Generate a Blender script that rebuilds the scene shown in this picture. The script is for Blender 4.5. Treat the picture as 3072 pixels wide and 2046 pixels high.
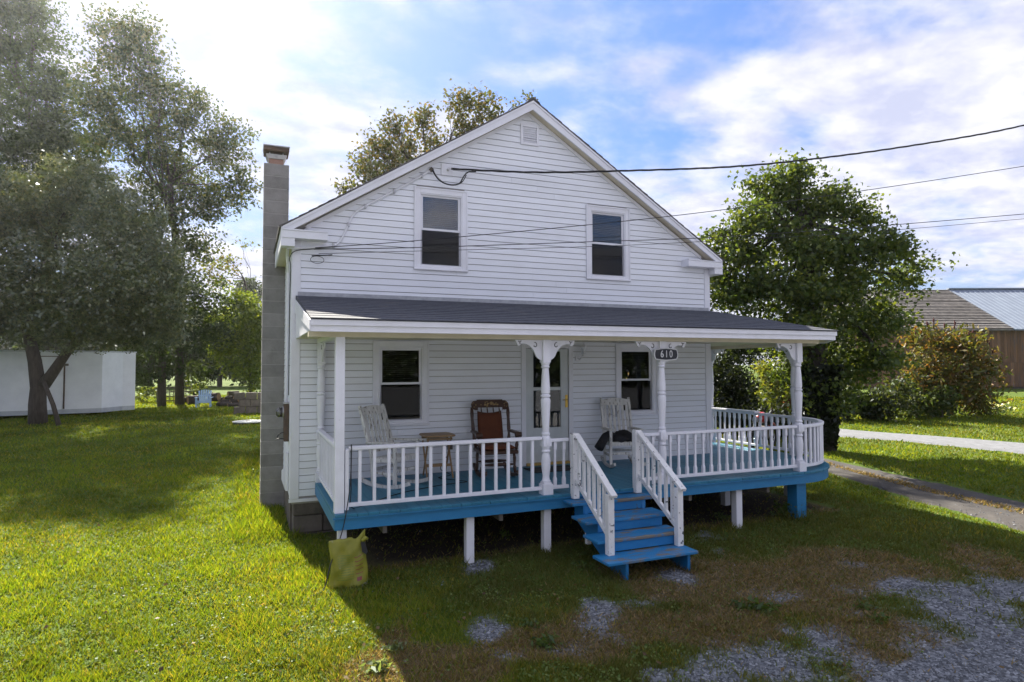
import bpy, math, random
import numpy as np
from mathutils import Vector, Matrix, Euler
random.seed(7); rng = np.random.default_rng(11)
sc = bpy.context.scene
for o in list(bpy.data.objects): bpy.data.objects.remove(o)
col = sc.collection
R_ = math.radians
# ------------------------------------------------------------------ camera
CAM = np.array([-0.6046, -9.9264, 2.6453]); YAW, PIT, ROL, FPX = 0.3958, 0.0384, -0.0035, 1889.1
FW = np.array([math.sin(YAW)*math.cos(PIT), math.cos(YAW)*math.cos(PIT), math.sin(PIT)])
_r = np.array([math.cos(YAW), -math.sin(YAW), 0.0]); _u = np.cross(_r, FW)
RT = _r*math.cos(ROL)+_u*math.sin(ROL); UP = -_r*math.sin(ROL)+_u*math.cos(ROL)
cd = bpy.data.cameras.new('camera'); cam = bpy.data.objects.new('camera', cd); col.objects.link(cam)
cam.matrix_world = Matrix(((RT[0], UP[0], -FW[0], CAM[0]), (RT[1], UP[1], -FW[1], CAM[1]), (RT[2], UP[2], -FW[2], CAM[2]), (0, 0, 0, 1)))
cd.sensor_fit = 'HORIZONTAL'; cd.sensor_width = 36; cd.lens = FPX/3072*36; cd.clip_start = .05; cd.clip_end = 3000
sc.camera = cam
sc.render.resolution_x, sc.render.resolution_y = 1024, 682
cy = sc.cycles; cy.max_bounces = 6; cy.diffuse_bounces = 3; cy.glossy_bounces = 2; cy.transmission_bounces = 3; cy.transparent_max_bounces = 8; cy.volume_bounces = 0; cy.caustics_reflective = False; cy.caustics_refractive = False
# ------------------------------------------------------------------ light
SUN_EL = R_(39); SUN_AZ = math.atan2(-.147, 1.0)            # azimuth from +Y towards +X
SUNV = Vector((math.sin(SUN_AZ)*math.cos(SUN_EL), math.cos(SUN_AZ)*math.cos(SUN_EL), math.sin(SUN_EL)))
sd = bpy.data.lights.new('sun', 'SUN'); sd.energy = 4.6; sd.angle = R_(.6); sd.color = (1, .93, .80)
so = bpy.data.objects.new('sun', sd); col.objects.link(so); so.rotation_euler = SUNV.to_track_quat('Z', 'Y').to_euler()
so.location = (-8, 30, 30)
sc.view_settings.view_transform = 'Standard'; sc.view_settings.look = 'None'
sc.view_settings.gamma = 1; sc.view_settings.use_curve_mapping = False; sc.view_settings.exposure = 2.05
world = bpy.data.worlds.new('World'); sc.world = world; world.use_nodes = True
def build_world():
    nt = world.node_tree; nt.nodes.clear(); N = nt.nodes.new; L = nt.links.new
    out = N('ShaderNodeOutputWorld'); bg = N('ShaderNodeBackground'); L(bg.outputs[0], out.inputs[0])
    bg.inputs[1].default_value = .10
    sky = N('ShaderNodeTexSky'); sky.sky_type = 'NISHITA'; sky.sun_disc = False
    sky.sun_elevation = SUN_EL; sky.sun_rotation = SUN_AZ; sky.air_density = 1.0; sky.dust_density = 1.2; sky.ozone_density = 1.5
    tc = N('ShaderNodeTexCoord'); sep = N('ShaderNodeSeparateXYZ'); L(tc.outputs['Generated'], sep.inputs[0])
    def math_(op, a, b=None, c=None):
        m = N('ShaderNodeMath'); m.operation = op
        for i, v in enumerate((a, b, c)):
            if v is None: continue
            if isinstance(v, (int, float)): m.inputs[i].default_value = v
            else: L(v, m.inputs[i])
        return m.outputs[0]
    zz = math_('ADD', math_('MAXIMUM', sep.outputs[2], 0.0), .17)
    cx = N('ShaderNodeCombineXYZ'); L(math_('DIVIDE', sep.outputs[0], zz), cx.inputs[0]); L(math_('DIVIDE', sep.outputs[1], zz), cx.inputs[1])
    mp = N('ShaderNodeMapping'); L(cx.outputs[0], mp.inputs[0])
    mp.inputs['Rotation'].default_value = (0, 0, R_(CLOUD['rot'])); mp.inputs['Scale'].default_value = (1.0, CLOUD['stretch'], 1)
    mp.inputs['Location'].default_value = CLOUD['loc']
    def noise(scale, det, rough, dist=0.0, src=None):
        n = N('ShaderNodeTexNoise'); L(src or mp.outputs[0], n.inputs['Vector'])
        n.inputs['Scale'].default_value = scale; n.inputs['Detail'].default_value = det; n.inputs['Roughness'].default_value = rough; n.inputs['Distortion'].default_value = dist
        return n.outputs[0]
    big = noise(.55, 2, .5); mid = noise(1.9, 9, .60, .12); fine = noise(7.5, 5, .55, .0)
    dens = math_('ADD', math_('ADD', math_('MULTIPLY', big, 1.05), math_('MULTIPLY', mid, .75)), math_('MULTIPLY', fine, .20))
    mr = N('ShaderNodeMapRange'); mr.interpolation_type = 'SMOOTHSTEP'; L(dens, mr.inputs[0])
    mr.inputs[1].default_value = CLOUD['lo']; mr.inputs[2].default_value = CLOUD['hi']
    hz = N('ShaderNodeMapRange'); hz.interpolation_type = 'SMOOTHSTEP'; L(sep.outputs[2], hz.inputs[0])
    hz.inputs[1].default_value = .20; hz.inputs[2].default_value = -.02                     # the cloud sheet closes up towards the horizon
    cover = math_('MAXIMUM', mr.outputs[0], math_('MULTIPLY', hz.outputs[0], .85))
    # cloud light: white tops, lavender-grey bellies, brighter towards the sun
    sh = N('ShaderNodeMapRange'); L(noise(4.6, 7, .58, .1), sh.inputs[0]); sh.inputs[1].default_value = .38; sh.inputs[2].default_value = .60
    cc = N('ShaderNodeMix'); cc.data_type = 'RGBA'; L(sh.outputs[0], cc.inputs[0])
    cc.inputs[6].default_value = (1.68, 1.78, 2.34, 1); cc.inputs[7].default_value = (2.50, 2.50, 2.76, 1)
    dot = N('ShaderNodeVectorMath'); dot.operation = 'DOT_PRODUCT'; L(tc.outputs['Generated'], dot.inputs[0]); dot.inputs[1].default_value = SUNV
    gl = math_('POWER', math_('MAXIMUM', dot.outputs['Value'], 0.0), 8.0)
    gain = math_('ADD', math_('MULTIPLY', gl, .06), 1.0)
    cg = N('ShaderNodeVectorMath'); cg.operation = 'SCALE'; L(cc.outputs[2], cg.inputs[0]); L(gain, cg.inputs['Scale'])
    sk = N('ShaderNodeVectorMath'); sk.operation = 'MULTIPLY'; L(sky.outputs[0], sk.inputs[0]); sk.inputs[1].default_value = CLOUD['sky']
    lm = N('ShaderNodeVectorMath'); lm.operation = 'DOT_PRODUCT'; L(sk.outputs[0], lm.inputs[0]); lm.inputs[1].default_value = (.3, .6, .1)
    cmp_ = N('ShaderNodeVectorMath'); cmp_.operation = 'SCALE'; L(sk.outputs[0], cmp_.inputs[0]); L(math_('DIVIDE', 1.0, math_('MULTIPLY_ADD', lm.outputs['Value'], CLOUD['comp'], 1.0)), cmp_.inputs['Scale'])
    mx = N('ShaderNodeMix'); mx.data_type = 'RGBA'; L(cover, mx.inputs[0]); L(cmp_.outputs[0], mx.inputs[6]); L(cg.outputs[0], mx.inputs[7])
    L(mx.outputs[2], bg.inputs[0])
CLOUD = dict(rot=20, stretch=1.2, loc=(1.9, 1.2, 0), lo=.755, hi=1.03, sky=(.38, .51, .76), comp=.36)
build_world()
GLARE_DENS = .00026
# ------------------------------------------------------------------ terrain
def sstep(t):
    t = np.clip(t, 0, 1); return t*t*(3-2*t)
def ground(x, y):
    s = (np.asarray(x)-CAM[0])*math.sin(YAW)+(np.asarray(y)-CAM[1])*math.cos(YAW)
    return .14+.50*sstep((s-11.0)/17.0)+.012*np.sin(np.asarray(x)*1.1+.6)*np.sin(np.asarray(y)*.9)
def ray(px, py):
    d = FW+RT*(px-1536)/FPX-UP*(py-1023)/FPX
    return d
def on_ground(px, py, zoff=0.0):
    d = ray(px, py); t = 2.0
    for _ in range(4000):
        p = CAM+d*t
        if p[2] <= ground(p[0], p[1])+zoff: return p
        t += .02+.002*t
    return CAM+d*t
def at_depth(px, py, dep): return CAM+ray(px, py)*dep
def on_axis(px, py, ax, val):
    d = ray(px, py); return CAM+d*((val-CAM[ax])/d[ax])
def D(x, y): return x*1.305, y*1.305            # coordinates read off the 2354-pixel-wide view
# ------------------------------------------------------------------ materials
MATS = {}
def newmat(name):
    m = bpy.data.materials.new(name); m.use_nodes = True; nt = m.node_tree; nt.nodes.clear(); MATS[name] = m
    out = nt.nodes.new('ShaderNodeOutputMaterial'); return m, nt, out
def paint(name, c1, c2=None, scale=6.0, lo=.35, hi=.65, rough=.6, bump=0.0, bscale=60.0, vary=0.06, stretch=(1, 1, 1), wear=None, wear_at=(.6, .66), wscale=9.0, wstretch=(1, 1, 1), metal=0.0, spec=.4, detail=6, space='world', coat=0):
    m, nt, out = newmat(name); N = nt.nodes.new; L = nt.links.new
    b = N('ShaderNodeBsdfPrincipled'); L(b.outputs[0], out.inputs[0])
    b.inputs['Roughness'].default_value = rough; b.inputs['Metallic'].default_value = metal; b.inputs['Specular IOR Level'].default_value = spec
    if coat: b.inputs['Coat Weight'].default_value = coat
    if space == 'world': g = N('ShaderNodeNewGeometry'); vec = g.outputs['Position']
    else: g = N('ShaderNodeTexCoord'); vec = g.outputs['Object']
    def nz(sc_, st, det=detail):
        mp = N('ShaderNodeMapping'); L(vec, mp.inputs[0]); mp.inputs['Scale'].default_value = st
        n = N('ShaderNodeTexNoise'); L(mp.outputs[0], n.inputs['Vector']); n.inputs['Scale'].default_value = sc_; n.inputs['Detail'].default_value = det; n.inputs['Roughness'].default_value = .62
        return n.outputs[0]
    def rng_(src, a, z):
        r = N('ShaderNodeMapRange'); L(src, r.inputs[0]); r.inputs[1].default_value = a; r.inputs[2].default_value = z; return r.outputs[0]
    def mixc(f, a, z):
        x = N('ShaderNodeMix'); x.data_type = 'RGBA'; L(f, x.inputs[0])
        for i, v in ((6, a), (7, z)):
            if isinstance(v, tuple): x.inputs[i].default_value = (*v, 1)
            else: L(v, x.inputs[i])
        return x.outputs[2]
    c2 = c2 or tuple(v*.86 for v in c1)
    cur = mixc(rng_(nz(scale, stretch), lo, hi), c1, c2)
    if wear: cur = mixc(rng_(nz(wscale, wstretch, 8), *wear_at), cur, wear)
    if vary:
        oi = N('ShaderNodeObjectInfo'); r = N('ShaderNodeMapRange'); L(oi.outputs['Random'], r.inputs[0]); r.inputs[3].default_value = 1-vary; r.inputs[4].default_value = 1+vary*.5
        s = N('ShaderNodeVectorMath'); s.operation = 'SCALE'; L(cur, s.inputs[0]); L(r.outputs[0], s.inputs['Scale']); cur = s.outputs[0]
    L(cur, b.inputs['Base Color'])
    if bump:
        bp = N('ShaderNodeBump'); bp.inputs['Strength'].default_value = bump; bp.inputs['Distance'].default_value = .01
        L(nz(bscale, stretch, 4), bp.inputs['Height']); L(bp.outputs[0], b.inputs['Normal'])
    return m
paint('siding', (.79, .81, .875), (.74, .755, .80), 1.6, .42, .72, .55, .12, 40, .035, (1, 1, 5), (.45, .42, .36), (.71, .78), 14, (1, 1, 3))
paint('trim', (.76, .765, .83), (.69, .69, .735), 2.5, .4, .75, .5, .08, 50, .03)
paint('porch_white', (.76, .76, .83), (.68, .68, .73), 5, .4, .8, .5, .10, 70, .04, wear=(.23, .22, .21), wear_at=(.715, .74), wscale=18)
paint('stair_white', (.77, .765, .77), (.66, .65, .65), 6, .4, .75, .55, .2, 70, .04, wear=(.10, .105, .12), wear_at=(.625, .645), wscale=13, wstretch=(1.2, .5, 1.2))
paint('soffit', (.66, .60, .47), (.58, .52, .40), 4, .4, .7, .6, .05, 50, .02)
paint('deck_blue', (.022, .15, .25), (.032, .18, .28), 3, .35, .7, .45, .15, 60, .14, (6, .7, 1), (.08, .16, .20), (.60, .75), 7, (3, .6, 1))
paint('rim_blue', (.018, .16, .35), (.027, .195, .40), 4, .35, .7, .45, .12, 60, .06, (1, 1, 3), (.05, .12, .18), (.70, .76), 9)
paint('tread_blue', (.016, .165, .38), (.024, .20, .43), 4, .35, .7, .5, .2, 60, .08, (.6, 3, 1), (.17, .15, .125), (.52, .60), 3.4, (.8, 2.4, 1))
paint('riser_blue', (.012, .145, .38), (.018, .18, .42), 5, .35, .7, .5, .15, 60, .05, (1, 1, 2), (.06, .09, .12), (.68, .72), 10)
paint('porch_shingle', (.050, .055, .074), (.080, .085, .104), 14, .35, .65, .85, .5, 160, .12, (1, 1, 1), (.13, .115, .115), (.60, .78), 2.2)
paint('roof_shingle', (.085, .08, .085), (.13, .12, .12), 12, .35, .65, .9, .5, 120, .15)
paint('block', (.28, .27, .265), (.21, .20, .195), 5, .35, .7, .9, .5, 70, .17, (1, 1, 1), (.17, .155, .15), (.58, .75), 2.0, (1, 1, .5))
paint('mortar', (.32, .31, .30), None, 8, rough=.95)
paint('foundation', (.14, .12, .105), (.09, .08, .07), 6, .35, .65, .95, .6, 30, .15)
paint('clay', (.38, .22, .17), (.30, .18, .14), 9, rough=.8)
paint('galv', (.48, .48, .50), (.36, .36, .38), 9, rough=.45, metal=.7)
paint('lead', (.42, .43, .46), (.30, .31, .34), 9, rough=.5, metal=.4)
paint('door_paint', (.56, .59, .60), (.50, .53, .54), 4, rough=.45)
paint('brass', (.55, .38, .10), (.45, .30, .08), 20, rough=.35, metal=.9)
paint('sill_gold', (.50, .33, .10), None, 20, rough=.5)
paint('black', (.012, .012, .014), (.02, .02, .022), 10, rough=.6, vary=0)
paint('cable', (.018, .018, .02), None, 10, rough=.6, vary=0)
paint('jacket', (.010, .010, .013), (.018, .018, .022), 24, rough=.9, bump=.5, bscale=60, vary=0)
paint('blind', (.20, .20, .20), (.15, .15, .15), 3, rough=.7, vary=0)  # whitish blinds: their unlit darkness is put into this grey
paint('blind_pale', (.55, .57, .60), (.45, .47, .5), 3, rough=.7, vary=0)
paint('plaque_black', (.012, .014, .022), None, 10, rough=.35, vary=0)
paint('plaque_white', (.62, .62, .64), None, 10, rough=.4, vary=0)
paint('peeling', (.66, .65, .63), (.50, .49, .47), 7, .4, .7, .75, .5, 60, .06, (2, 2, .6), (.25, .23, .21), (.555, .62), 13, (2.2, 2.2, .5), space='object')
paint('walnut', (.040, .019, .013), (.075, .036, .022), 8, .35, .7, .38, .1, 60, .05, (1, 1, 4), space='object')
paint('stencil', (.42, .30, .13), (.25, .16, .06), 40, rough=.4, space='object')
paint('cushion', (.125, .036, .013), (.08, .023, .010), 6, .3, .7, .9, .5, 90, 0, space='object')
paint('pine', (.34, .22, .11), (.24, .145, .07), 7, .35, .65, .5, .15, 60, .06, (1, 6, 6), space='object')
paint('bark', (.085, .070, .060), (.045, .037, .032), 7, .35, .65, .95, .9, 16, .1, (2.5, 2.5, .5))
paint('bark_dark', (.050, .042, .036), (.03, .025, .021), 7, .35, .65, .95, .9, 16, .1, (2.5, 2.5, .5))
paint('log_end', (.36, .24, .14), (.25, .16, .09), 14, rough=.9)
paint('trailer', (.72, .75, .80), (.62, .65, .70), 1.5, .35, .7, .35, .03, 20, 0)
paint('trailer_trim', (.42, .45, .50), (.33, .36, .40), 3, rough=.4, metal=.3)
paint('plastic_blue', (.36, .52, .72), (.32, .47, .66), 4, rough=.5)
paint('concrete_lid', (.55, .56, .55), (.43, .44, .43), 8, rough=.8)
paint('barn_wood', (.23, .125, .065), (.12, .08, .06), 3, .35, .7, .9, .5, 20, .35, (4, 4, .4), (.10, .095, .10), (.55, .7), 2.0, (3, 3, .3))
paint('barn_shingle', (.25, .23, .215), (.13, .12, .115), 2.2, .35, .65, .95, .4, 10, .2, (1, 1, 1), (.30, .29, .28), (.6, .75), 1.2)
paint('barn_metal', (.21, .25, .32), (.18, .215, .28), 1.0, rough=.7)
paint('red_paint', (.45, .02, .02), None, 6, rough=.3, coat=.5)
paint('chrome', (.6, .6, .62), None, 8, rough=.2, metal=1)
paint('rubber', (.02, .02, .02), None, 20, rough=.85)
paint('sheathing', (.36, .345, .33), (.28, .27, .26), 5, rough=.9)
paint('weathered', (.16, .14, .12), (.10, .09, .08), 7, rough=.95, bump=.4)
paint('yellow_bag', (.25, .235, .022), (.17, .175, .020), 7, .35, .7, .5, .35, 26, 0, (1, 1, 1), (.30, .29, .27), (.63, .72), 8, space='object')
paint('bag_print', (.10, .16, .03), (.18, .21, .03), 30, .4, .6, .5, space='object', vary=0)
paint('bag_red', (.22, .04, .03), (.16, .05, .05), 30, .4, .6, .5, space='object', vary=0)
paint('mat_dark', (.035, .04, .045), (.02, .024, .03), 30, rough=.95, bump=.6)
paint('iron_brown', (.13, .085, .06), (.075, .06, .055), 10, rough=.75, metal=.2)
paint('stone', (.24, .25, .27), (.14, .15, .165), 40, rough=.9, vary=0)
def emit(name, c, s):
    m, nt, out = newmat(name); e = nt.nodes.new('ShaderNodeEmission'); e.inputs[0].default_value = (*c, 1); e.inputs[1].default_value = s; nt.links.new(e.outputs[0], out.inputs[0])
emit('bulb', (1, .62, .22), 1.6)
def glass(name, tint, spec=1.0):
    m, nt, out = newmat(name); N = nt.nodes.new; L = nt.links.new
    t = N('ShaderNodeBsdfTransparent'); t.inputs[0].default_value = (*tint, 1)
    g = N('ShaderNodeBsdfGlossy'); g.inputs['Roughness'].default_value = .015
    nz = N('ShaderNodeTexNoise'); nz.inputs['Scale'].default_value = 2.2; ge = N('ShaderNodeNewGeometry'); L(ge.outputs['Position'], nz.inputs['Vector'])
    bp = N('ShaderNodeBump'); bp.inputs['Strength'].default_value = .035; bp.inputs['Distance'].default_value = .02; L(nz.outputs[0], bp.inputs['Height']); L(bp.outputs[0], g.inputs['Normal'])
    f = N('ShaderNodeFresnel'); f.inputs[0].default_value = 1.5
    mu = N('ShaderNodeMath'); mu.operation = 'MULTIPLY_ADD'; L(f.outputs[0], mu.inputs[0]); mu.inputs[1].default_value = 1.3*spec; mu.inputs[2].default_value = .03*spec
    x = N('ShaderNodeMixShader'); L(mu.outputs[0], x.inputs[0]); L(t.outputs[0], x.inputs[1]); L(g.outputs[0], x.inputs[2]); L(x.outputs[0], out.inputs[0])
glass('glass', (.55, .57, .58)); glass('glass_dark', (.40, .42, .43), .45); glass('glass_sky', (.45, .47, .5), 1.6); glass('screen', (.22, .22, .23), .35); glass('lamp_glass', (.85, .87, .9))
def leafmat(name, trans=.45, gloss=.06, rough=.45):
    m, nt, out = newmat(name); N = nt.nodes.new; L = nt.links.new
    a = N('ShaderNodeAttribute'); a.attribute_name = 'Col'
    d = N('ShaderNodeBsdfDiffuse'); L(a.outputs['Color'], d.inputs[0])
    t = N('ShaderNodeBsdfTranslucent'); mm = N('ShaderNodeVectorMath'); mm.operation = 'MULTIPLY'; L(a.outputs['Color'], mm.inputs[0]); mm.inputs[1].default_value = (1.5, 1.35, .55); L(mm.outputs[0], t.inputs[0])
    x = N('ShaderNodeMixShader'); x.inputs[0].default_value = trans; L(d.outputs[0], x.inputs[1]); L(t.outputs[0], x.inputs[2])
    g = N('ShaderNodeBsdfGlossy'); g.inputs['Roughness'].default_value = rough; g.inputs[0].default_value = (.9, .95, 1, 1)
    y = N('ShaderNodeMixShader'); y.inputs[0].default_value = gloss; L(x.outputs[0], y.inputs[1]); L(g.outputs[0], y.inputs[2]); L(y.outputs[0], out.inputs[0])
paint('leaf_stem', (.09, .12, .03), None, 9, rough=.7)
leafmat('leaf', .45, .025); leafmat('leaf_glossy', .38, .085, .30); leafmat('grass', .45, .012)
# ------------------------------------------------------------------ mesh helpers
OFF = {}
def _obj(name, me, parent, mat, off=None):
    o = bpy.data.objects.new(name, me); col.objects.link(o)
    if parent is not None:
        o.parent = parent; OFF[o.name] = OFF.get(parent.name, Vector())
    if mat and me is not None: me.materials.append(MATS[mat])
    return o
def tag(o, label, cat, group=None):
    o['label'] = label; o['category'] = cat
    if group: o['group'] = group
    return o
def thing(name, label, cat, loc=(0, 0, 0), rz=0.0, group=None, local=False):
    """Empty at the base of a thing; children are given in world coordinates unless local."""
    o = bpy.data.objects.new(name, None); col.objects.link(o); o.location = loc; o.rotation_euler = (0, 0, rz); o.empty_display_size = .2
    OFF[o.name] = Vector() if local else Vector(loc)
    return tag(o, label, cat, group)
class MB:
    def __init__(s): s.v = []; s.f = []
    def add(s, vs, fs):
        b = len(s.v); s.v += [tuple(p) for p in vs]; s.f += [tuple(i+b for i in f) for f in fs]; return s
    def box(s, x0, x1, y0, y1, z0, z1):
        return s.add([(x0, y0, z0), (x1, y0, z0), (x1, y1, z0), (x0, y1, z0), (x0, y0, z1), (x1, y0, z1), (x1, y1, z1), (x0, y1, z1)],
                     [(0, 3, 2, 1), (4, 5, 6, 7), (0, 1, 5, 4), (1, 2, 6, 5), (2, 3, 7, 6), (3, 0, 4, 7)])
    def bar(s, a, b, w, h, up=(0, 0, 1)):
        a, b = Vector(a), Vector(b); d = (b-a).normalized(); u = Vector(up); r = d.cross(u)
        if r.length < 1e-5: r = d.cross(Vector((1, 0, 0)))
        r.normalize(); u = r.cross(d).normalized(); vs = []
        for p in (a, b):
            for i, j in ((-1, -1), (1, -1), (1, 1), (-1, 1)): vs.append(p+r*(w/2*i)+u*(h/2*j))
        return s.add(vs, [(0, 3, 2, 1), (4, 5, 6, 7), (0, 1, 5, 4), (1, 2, 6, 5), (2, 3, 7, 6), (3, 0, 4, 7)])
    def tube(s, pts, rad, n=8, cap=True):
        pts = [Vector(p) for p in pts]; m = len(pts)
        rad = rad if isinstance(rad, (list, tuple)) else [rad]*m
        b = len(s.v); pr = None
        for i, p in enumerate(pts):
            d = (pts[min(i+1, m-1)]-pts[max(i-1, 0)])
            d = d.normalized() if d.length > 1e-9 else Vector((0, 0, 1))
            if pr is None: pr = d.orthogonal().normalized()
            else:
                pr = pr-d*pr.dot(d); pr = pr.normalized() if pr.length > 1e-6 else d.orthogonal().normalized()
            q = d.cross(pr)
            for k in range(n):
                a = 2*math.pi*k/n; s.v.append(tuple(p+(pr*math.cos(a)+q*math.sin(a))*rad[i]))
        for i in range(m-1):
            for k in range(n):
                k2 = (k+1) % n; s.f.append((b+i*n+k, b+i*n+k2, b+(i+1)*n+k2, b+(i+1)*n+k))
        if cap:
            s.f.append(tuple(b+k for k in reversed(range(n)))); s.f.append(tuple(b+(m-1)*n+k for k in range(n)))
        return s
    def lathe(s, cx, cy, prof, n=14):
        b = len(s.v)
        for r, z in prof:
            for k in range(n):
                a = 2*math.pi*k/n; s.v.append((cx+r*math.cos(a), cy+r*math.sin(a), z))
        for i in range(len(prof)-1):
            for k in range(n):
                k2 = (k+1) % n; s.f.append((b+i*n+k, b+i*n+k2, b+(i+1)*n+k2, b+(i+1)*n+k))
        s.f.append(tuple(b+k for k in reversed(range(n)))); s.f.append(tuple(b+(len(prof)-1)*n+k for k in range(n)))
        return s
    def prism(s, poly, fn, t0, t1):
        """poly: 2D outline, fn(u, v, t) -> point; extruded from t0 to t1"""
        n = len(poly); vs = [fn(u, v, t0) for u, v in poly]+[fn(u, v, t1) for u, v in poly]
        return s.add(vs, [tuple(reversed(range(n))), tuple(range(n, 2*n))]+[(i, (i+1) % n, n+(i+1) % n, n+i) for i in range(n)])
    def build(s, name, mat, parent=None, smooth=False, bevel=0.0, sub=0):
        off = OFF.get(parent.name, Vector()) if parent is not None else Vector()
        me = bpy.data.meshes.new(name); me.from_pydata([tuple(Vector(p)-off) for p in s.v], [], s.f); me.update()
        if smooth: me.polygons.foreach_set('use_smooth', [True]*len(me.polygons))
        o = _obj(name, me, parent, mat)
        if smooth == 'auto': me.set_sharp_from_angle(angle=R_(35))
        if bevel:
            md = o.modifiers.new('bevel', 'BEVEL'); md.width = bevel; md.segments = 1; md.limit_method = 'ANGLE'
        if sub:
            md = o.modifiers.new('sub', 'SUBSURF'); md.levels = sub; md.render_levels = sub
        return o
def mesh_np(name, V, k, cols=None, counts=None):
    """V (n*k,3): n separate k-gons"""
    V = np.asarray(V, np.float32).reshape(-1, 3); n = len(V)//k
    me = bpy.data.meshes.new(name); me.vertices.add(len(V)); me.vertices.foreach_set('co', V.ravel())
    me.loops.add(len(V)); me.loops.foreach_set('vertex_index', np.arange(len(V), dtype=np.int32))
    me.polygons.add(n); me.polygons.foreach_set('loop_start', np.arange(0, len(V), k, dtype=np.int32))
    if cols is not None:
        a = me.attributes.new('Col', 'FLOAT_COLOR', 'POINT'); c = np.ones((len(V), 4), np.float32); c[:, :3] = np.repeat(cols, k, axis=0); a.data.foreach_set('color', c.ravel())
    me.update(calc_edges=True); return me
def share(o, parent, loc=(0, 0, 0), rz=None):
    c = o.copy(); col.objects.link(c); c.parent = parent; c.location = loc
    if rz is not None: c.rotation_euler = (0, 0, rz)
    if parent is not None: OFF[c.name] = OFF.get(parent.name, Vector())
    return c
def copy_tree(o, parent=None):
    c = o.copy(); col.objects.link(c); c.parent = parent
    for ch in list(o.children): copy_tree(ch, c)
    return c
# ------------------------------------------------------------------ ground masks
def vnoise(x, y, scale, seed):
    x = np.asarray(x, float)/scale; y = np.asarray(y, float)/scale
    xi = np.floor(x).astype(np.int64); yi = np.floor(y).astype(np.int64); fx = sstep(x-xi); fy = sstep(y-yi)
    def h(a, b):
        n = (a*374761393+b*668265263+seed*974634777) & 0x7fffffff
        n = ((n ^ (n >> 13))*1274126177) & 0x7fffffff
        return ((n ^ (n >> 16)) & 0xffff)/65535.0
    return (h(xi, yi)*(1-fx)+h(xi+1, yi)*fx)*(1-fy)+(h(xi, yi+1)*(1-fx)+h(xi+1, yi+1)*fx)*fy
def fbm(x, y, scale, seed): return vnoise(x, y, scale, seed)*.55+vnoise(x, y, scale*.45, seed+1)*.28+vnoise(x, y, scale*.2, seed+2)*.17
UH = np.array([math.cos(YAW), -math.sin(YAW)]); VH = np.array([math.sin(YAW), math.cos(YAW)])
def blobs(lst):
    out = []
    for x, y, rx, ry, a in lst:
        c = on_ground(*D(x, y)); r1 = np.linalg.norm(on_ground(*D(x+rx, y))[:2]-c[:2]); r2 = np.linalg.norm(on_ground(*D(x, y+ry))[:2]-c[:2])
        out.append((c[0], c[1], r1, r2, a))
    return out
GRAVEL = blobs([(2230, 1420, 160, 95, 1.3), (2340, 1530, 190, 110, 1.3), (2360, 1360, 120, 40, 1.0), (1780, 1520, 200, 55, 1.2), (1600, 1562, 170, 32, 1.1), (1130, 1450, 62, 36, 1.0), (1165, 1512, 60, 22, .9),
                (1370, 1405, 52, 34, 1.0), (1775, 1372, 62, 18, .9), (1530, 1325, 52, 20, 1.0), (1100, 1308, 60, 24, .9), (1480, 1392, 45, 16, .8), (1900, 1480, 90, 45, 1.0), (1260, 1505, 60, 20, .8), (1420, 1470, 60, 16, .7), (1640, 1250, 60, 20, .7), (2000, 1545, 120, 30, .9)])
DEAD = blobs([(1000, 1530, 170, 60, 1.2), (1250, 1480, 170, 50, 1.1), (1420, 1440, 150, 45, .9), (1700, 1330, 260, 70, 1.0), (1980, 1310, 190, 55, .9), (2060, 1480, 130, 70, 1.0), (905, 1480, 40, 70, .9), (1600, 1440, 200, 45, .9), (2250, 1290, 120, 40, .6), (2110, 1560, 120, 30, 1.0), (1150, 1390, 140, 30, .5)])
def field(lst, x, y):
    s = np.zeros_like(np.asarray(x, float))
    for cx, cy, r1, r2, a in lst:
        dx, dy = x-cx, y-cy; u = (dx*UH[0]+dy*UH[1])/r1; v = (dx*VH[0]+dy*VH[1])/r2
        s = np.maximum(s, a*np.exp(-(u*u+v*v)*.7))
    return s
def masks(x, y):
    x = np.asarray(x, float); y = np.asarray(y, float)
    g = field(GRAVEL, x, y); d = field(DEAD, x, y)
    n1 = fbm(x, y, .8, 3); n2 = fbm(x, y, 1.3, 9); n3 = fbm(x, y, .35, 31)
    g = np.where(y < -6.4-.25*np.sin(x*.9), 1.0, sstep((g*1.22+(n1-.5)*1.3+(n3-.5)*1.7-.36)/.95)*sstep((g-.04)/.15)); d = sstep((d*1.15+(n2-.5)*1.0+(n3-.5)*.3-.30)/.36)
    under = ((x > .5) & (x < 8.8) & (y > -2.1) & (y < 0))
    d = np.where(under, np.maximum(d, .75), d)
    return g, d
def axis(lo, hi, n0, n1, step):
    near = np.arange(n0, n1+1e-6, step); a = [n1]; s = step
    while a[-1] < hi: s *= 1.18; a.append(a[-1]+s)
    b = [n0]; s = step
    while b[-1] > lo: s *= 1.18; b.append(b[-1]-s)
    return np.concatenate([np.array(b[:0:-1]), near, np.array(a[1:])])
gx = axis(-900, 1100, -8, 15, .11); gy = axis(-120, 1500, -8, 6, .11)
X, Y = np.meshgrid(gx, gy); Z = ground(X, Y)+(fbm(X, Y, .5, 77)-.5)*.03*(np.hypot(X-3, Y+2) < 25)
nx, ny = len(gx), len(gy)
me = bpy.data.meshes.new('ground'); me.vertices.add(nx*ny); me.vertices.foreach_set('co', np.stack([X, Y, Z], -1).astype(np.float32).ravel())
ii = np.arange(nx*ny).reshape(ny, nx); q = np.stack([ii[:-1, :-1], ii[:-1, 1:], ii[1:, 1:], ii[1:, :-1]], -1).reshape(-1, 4).astype(np.int32)
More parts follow.
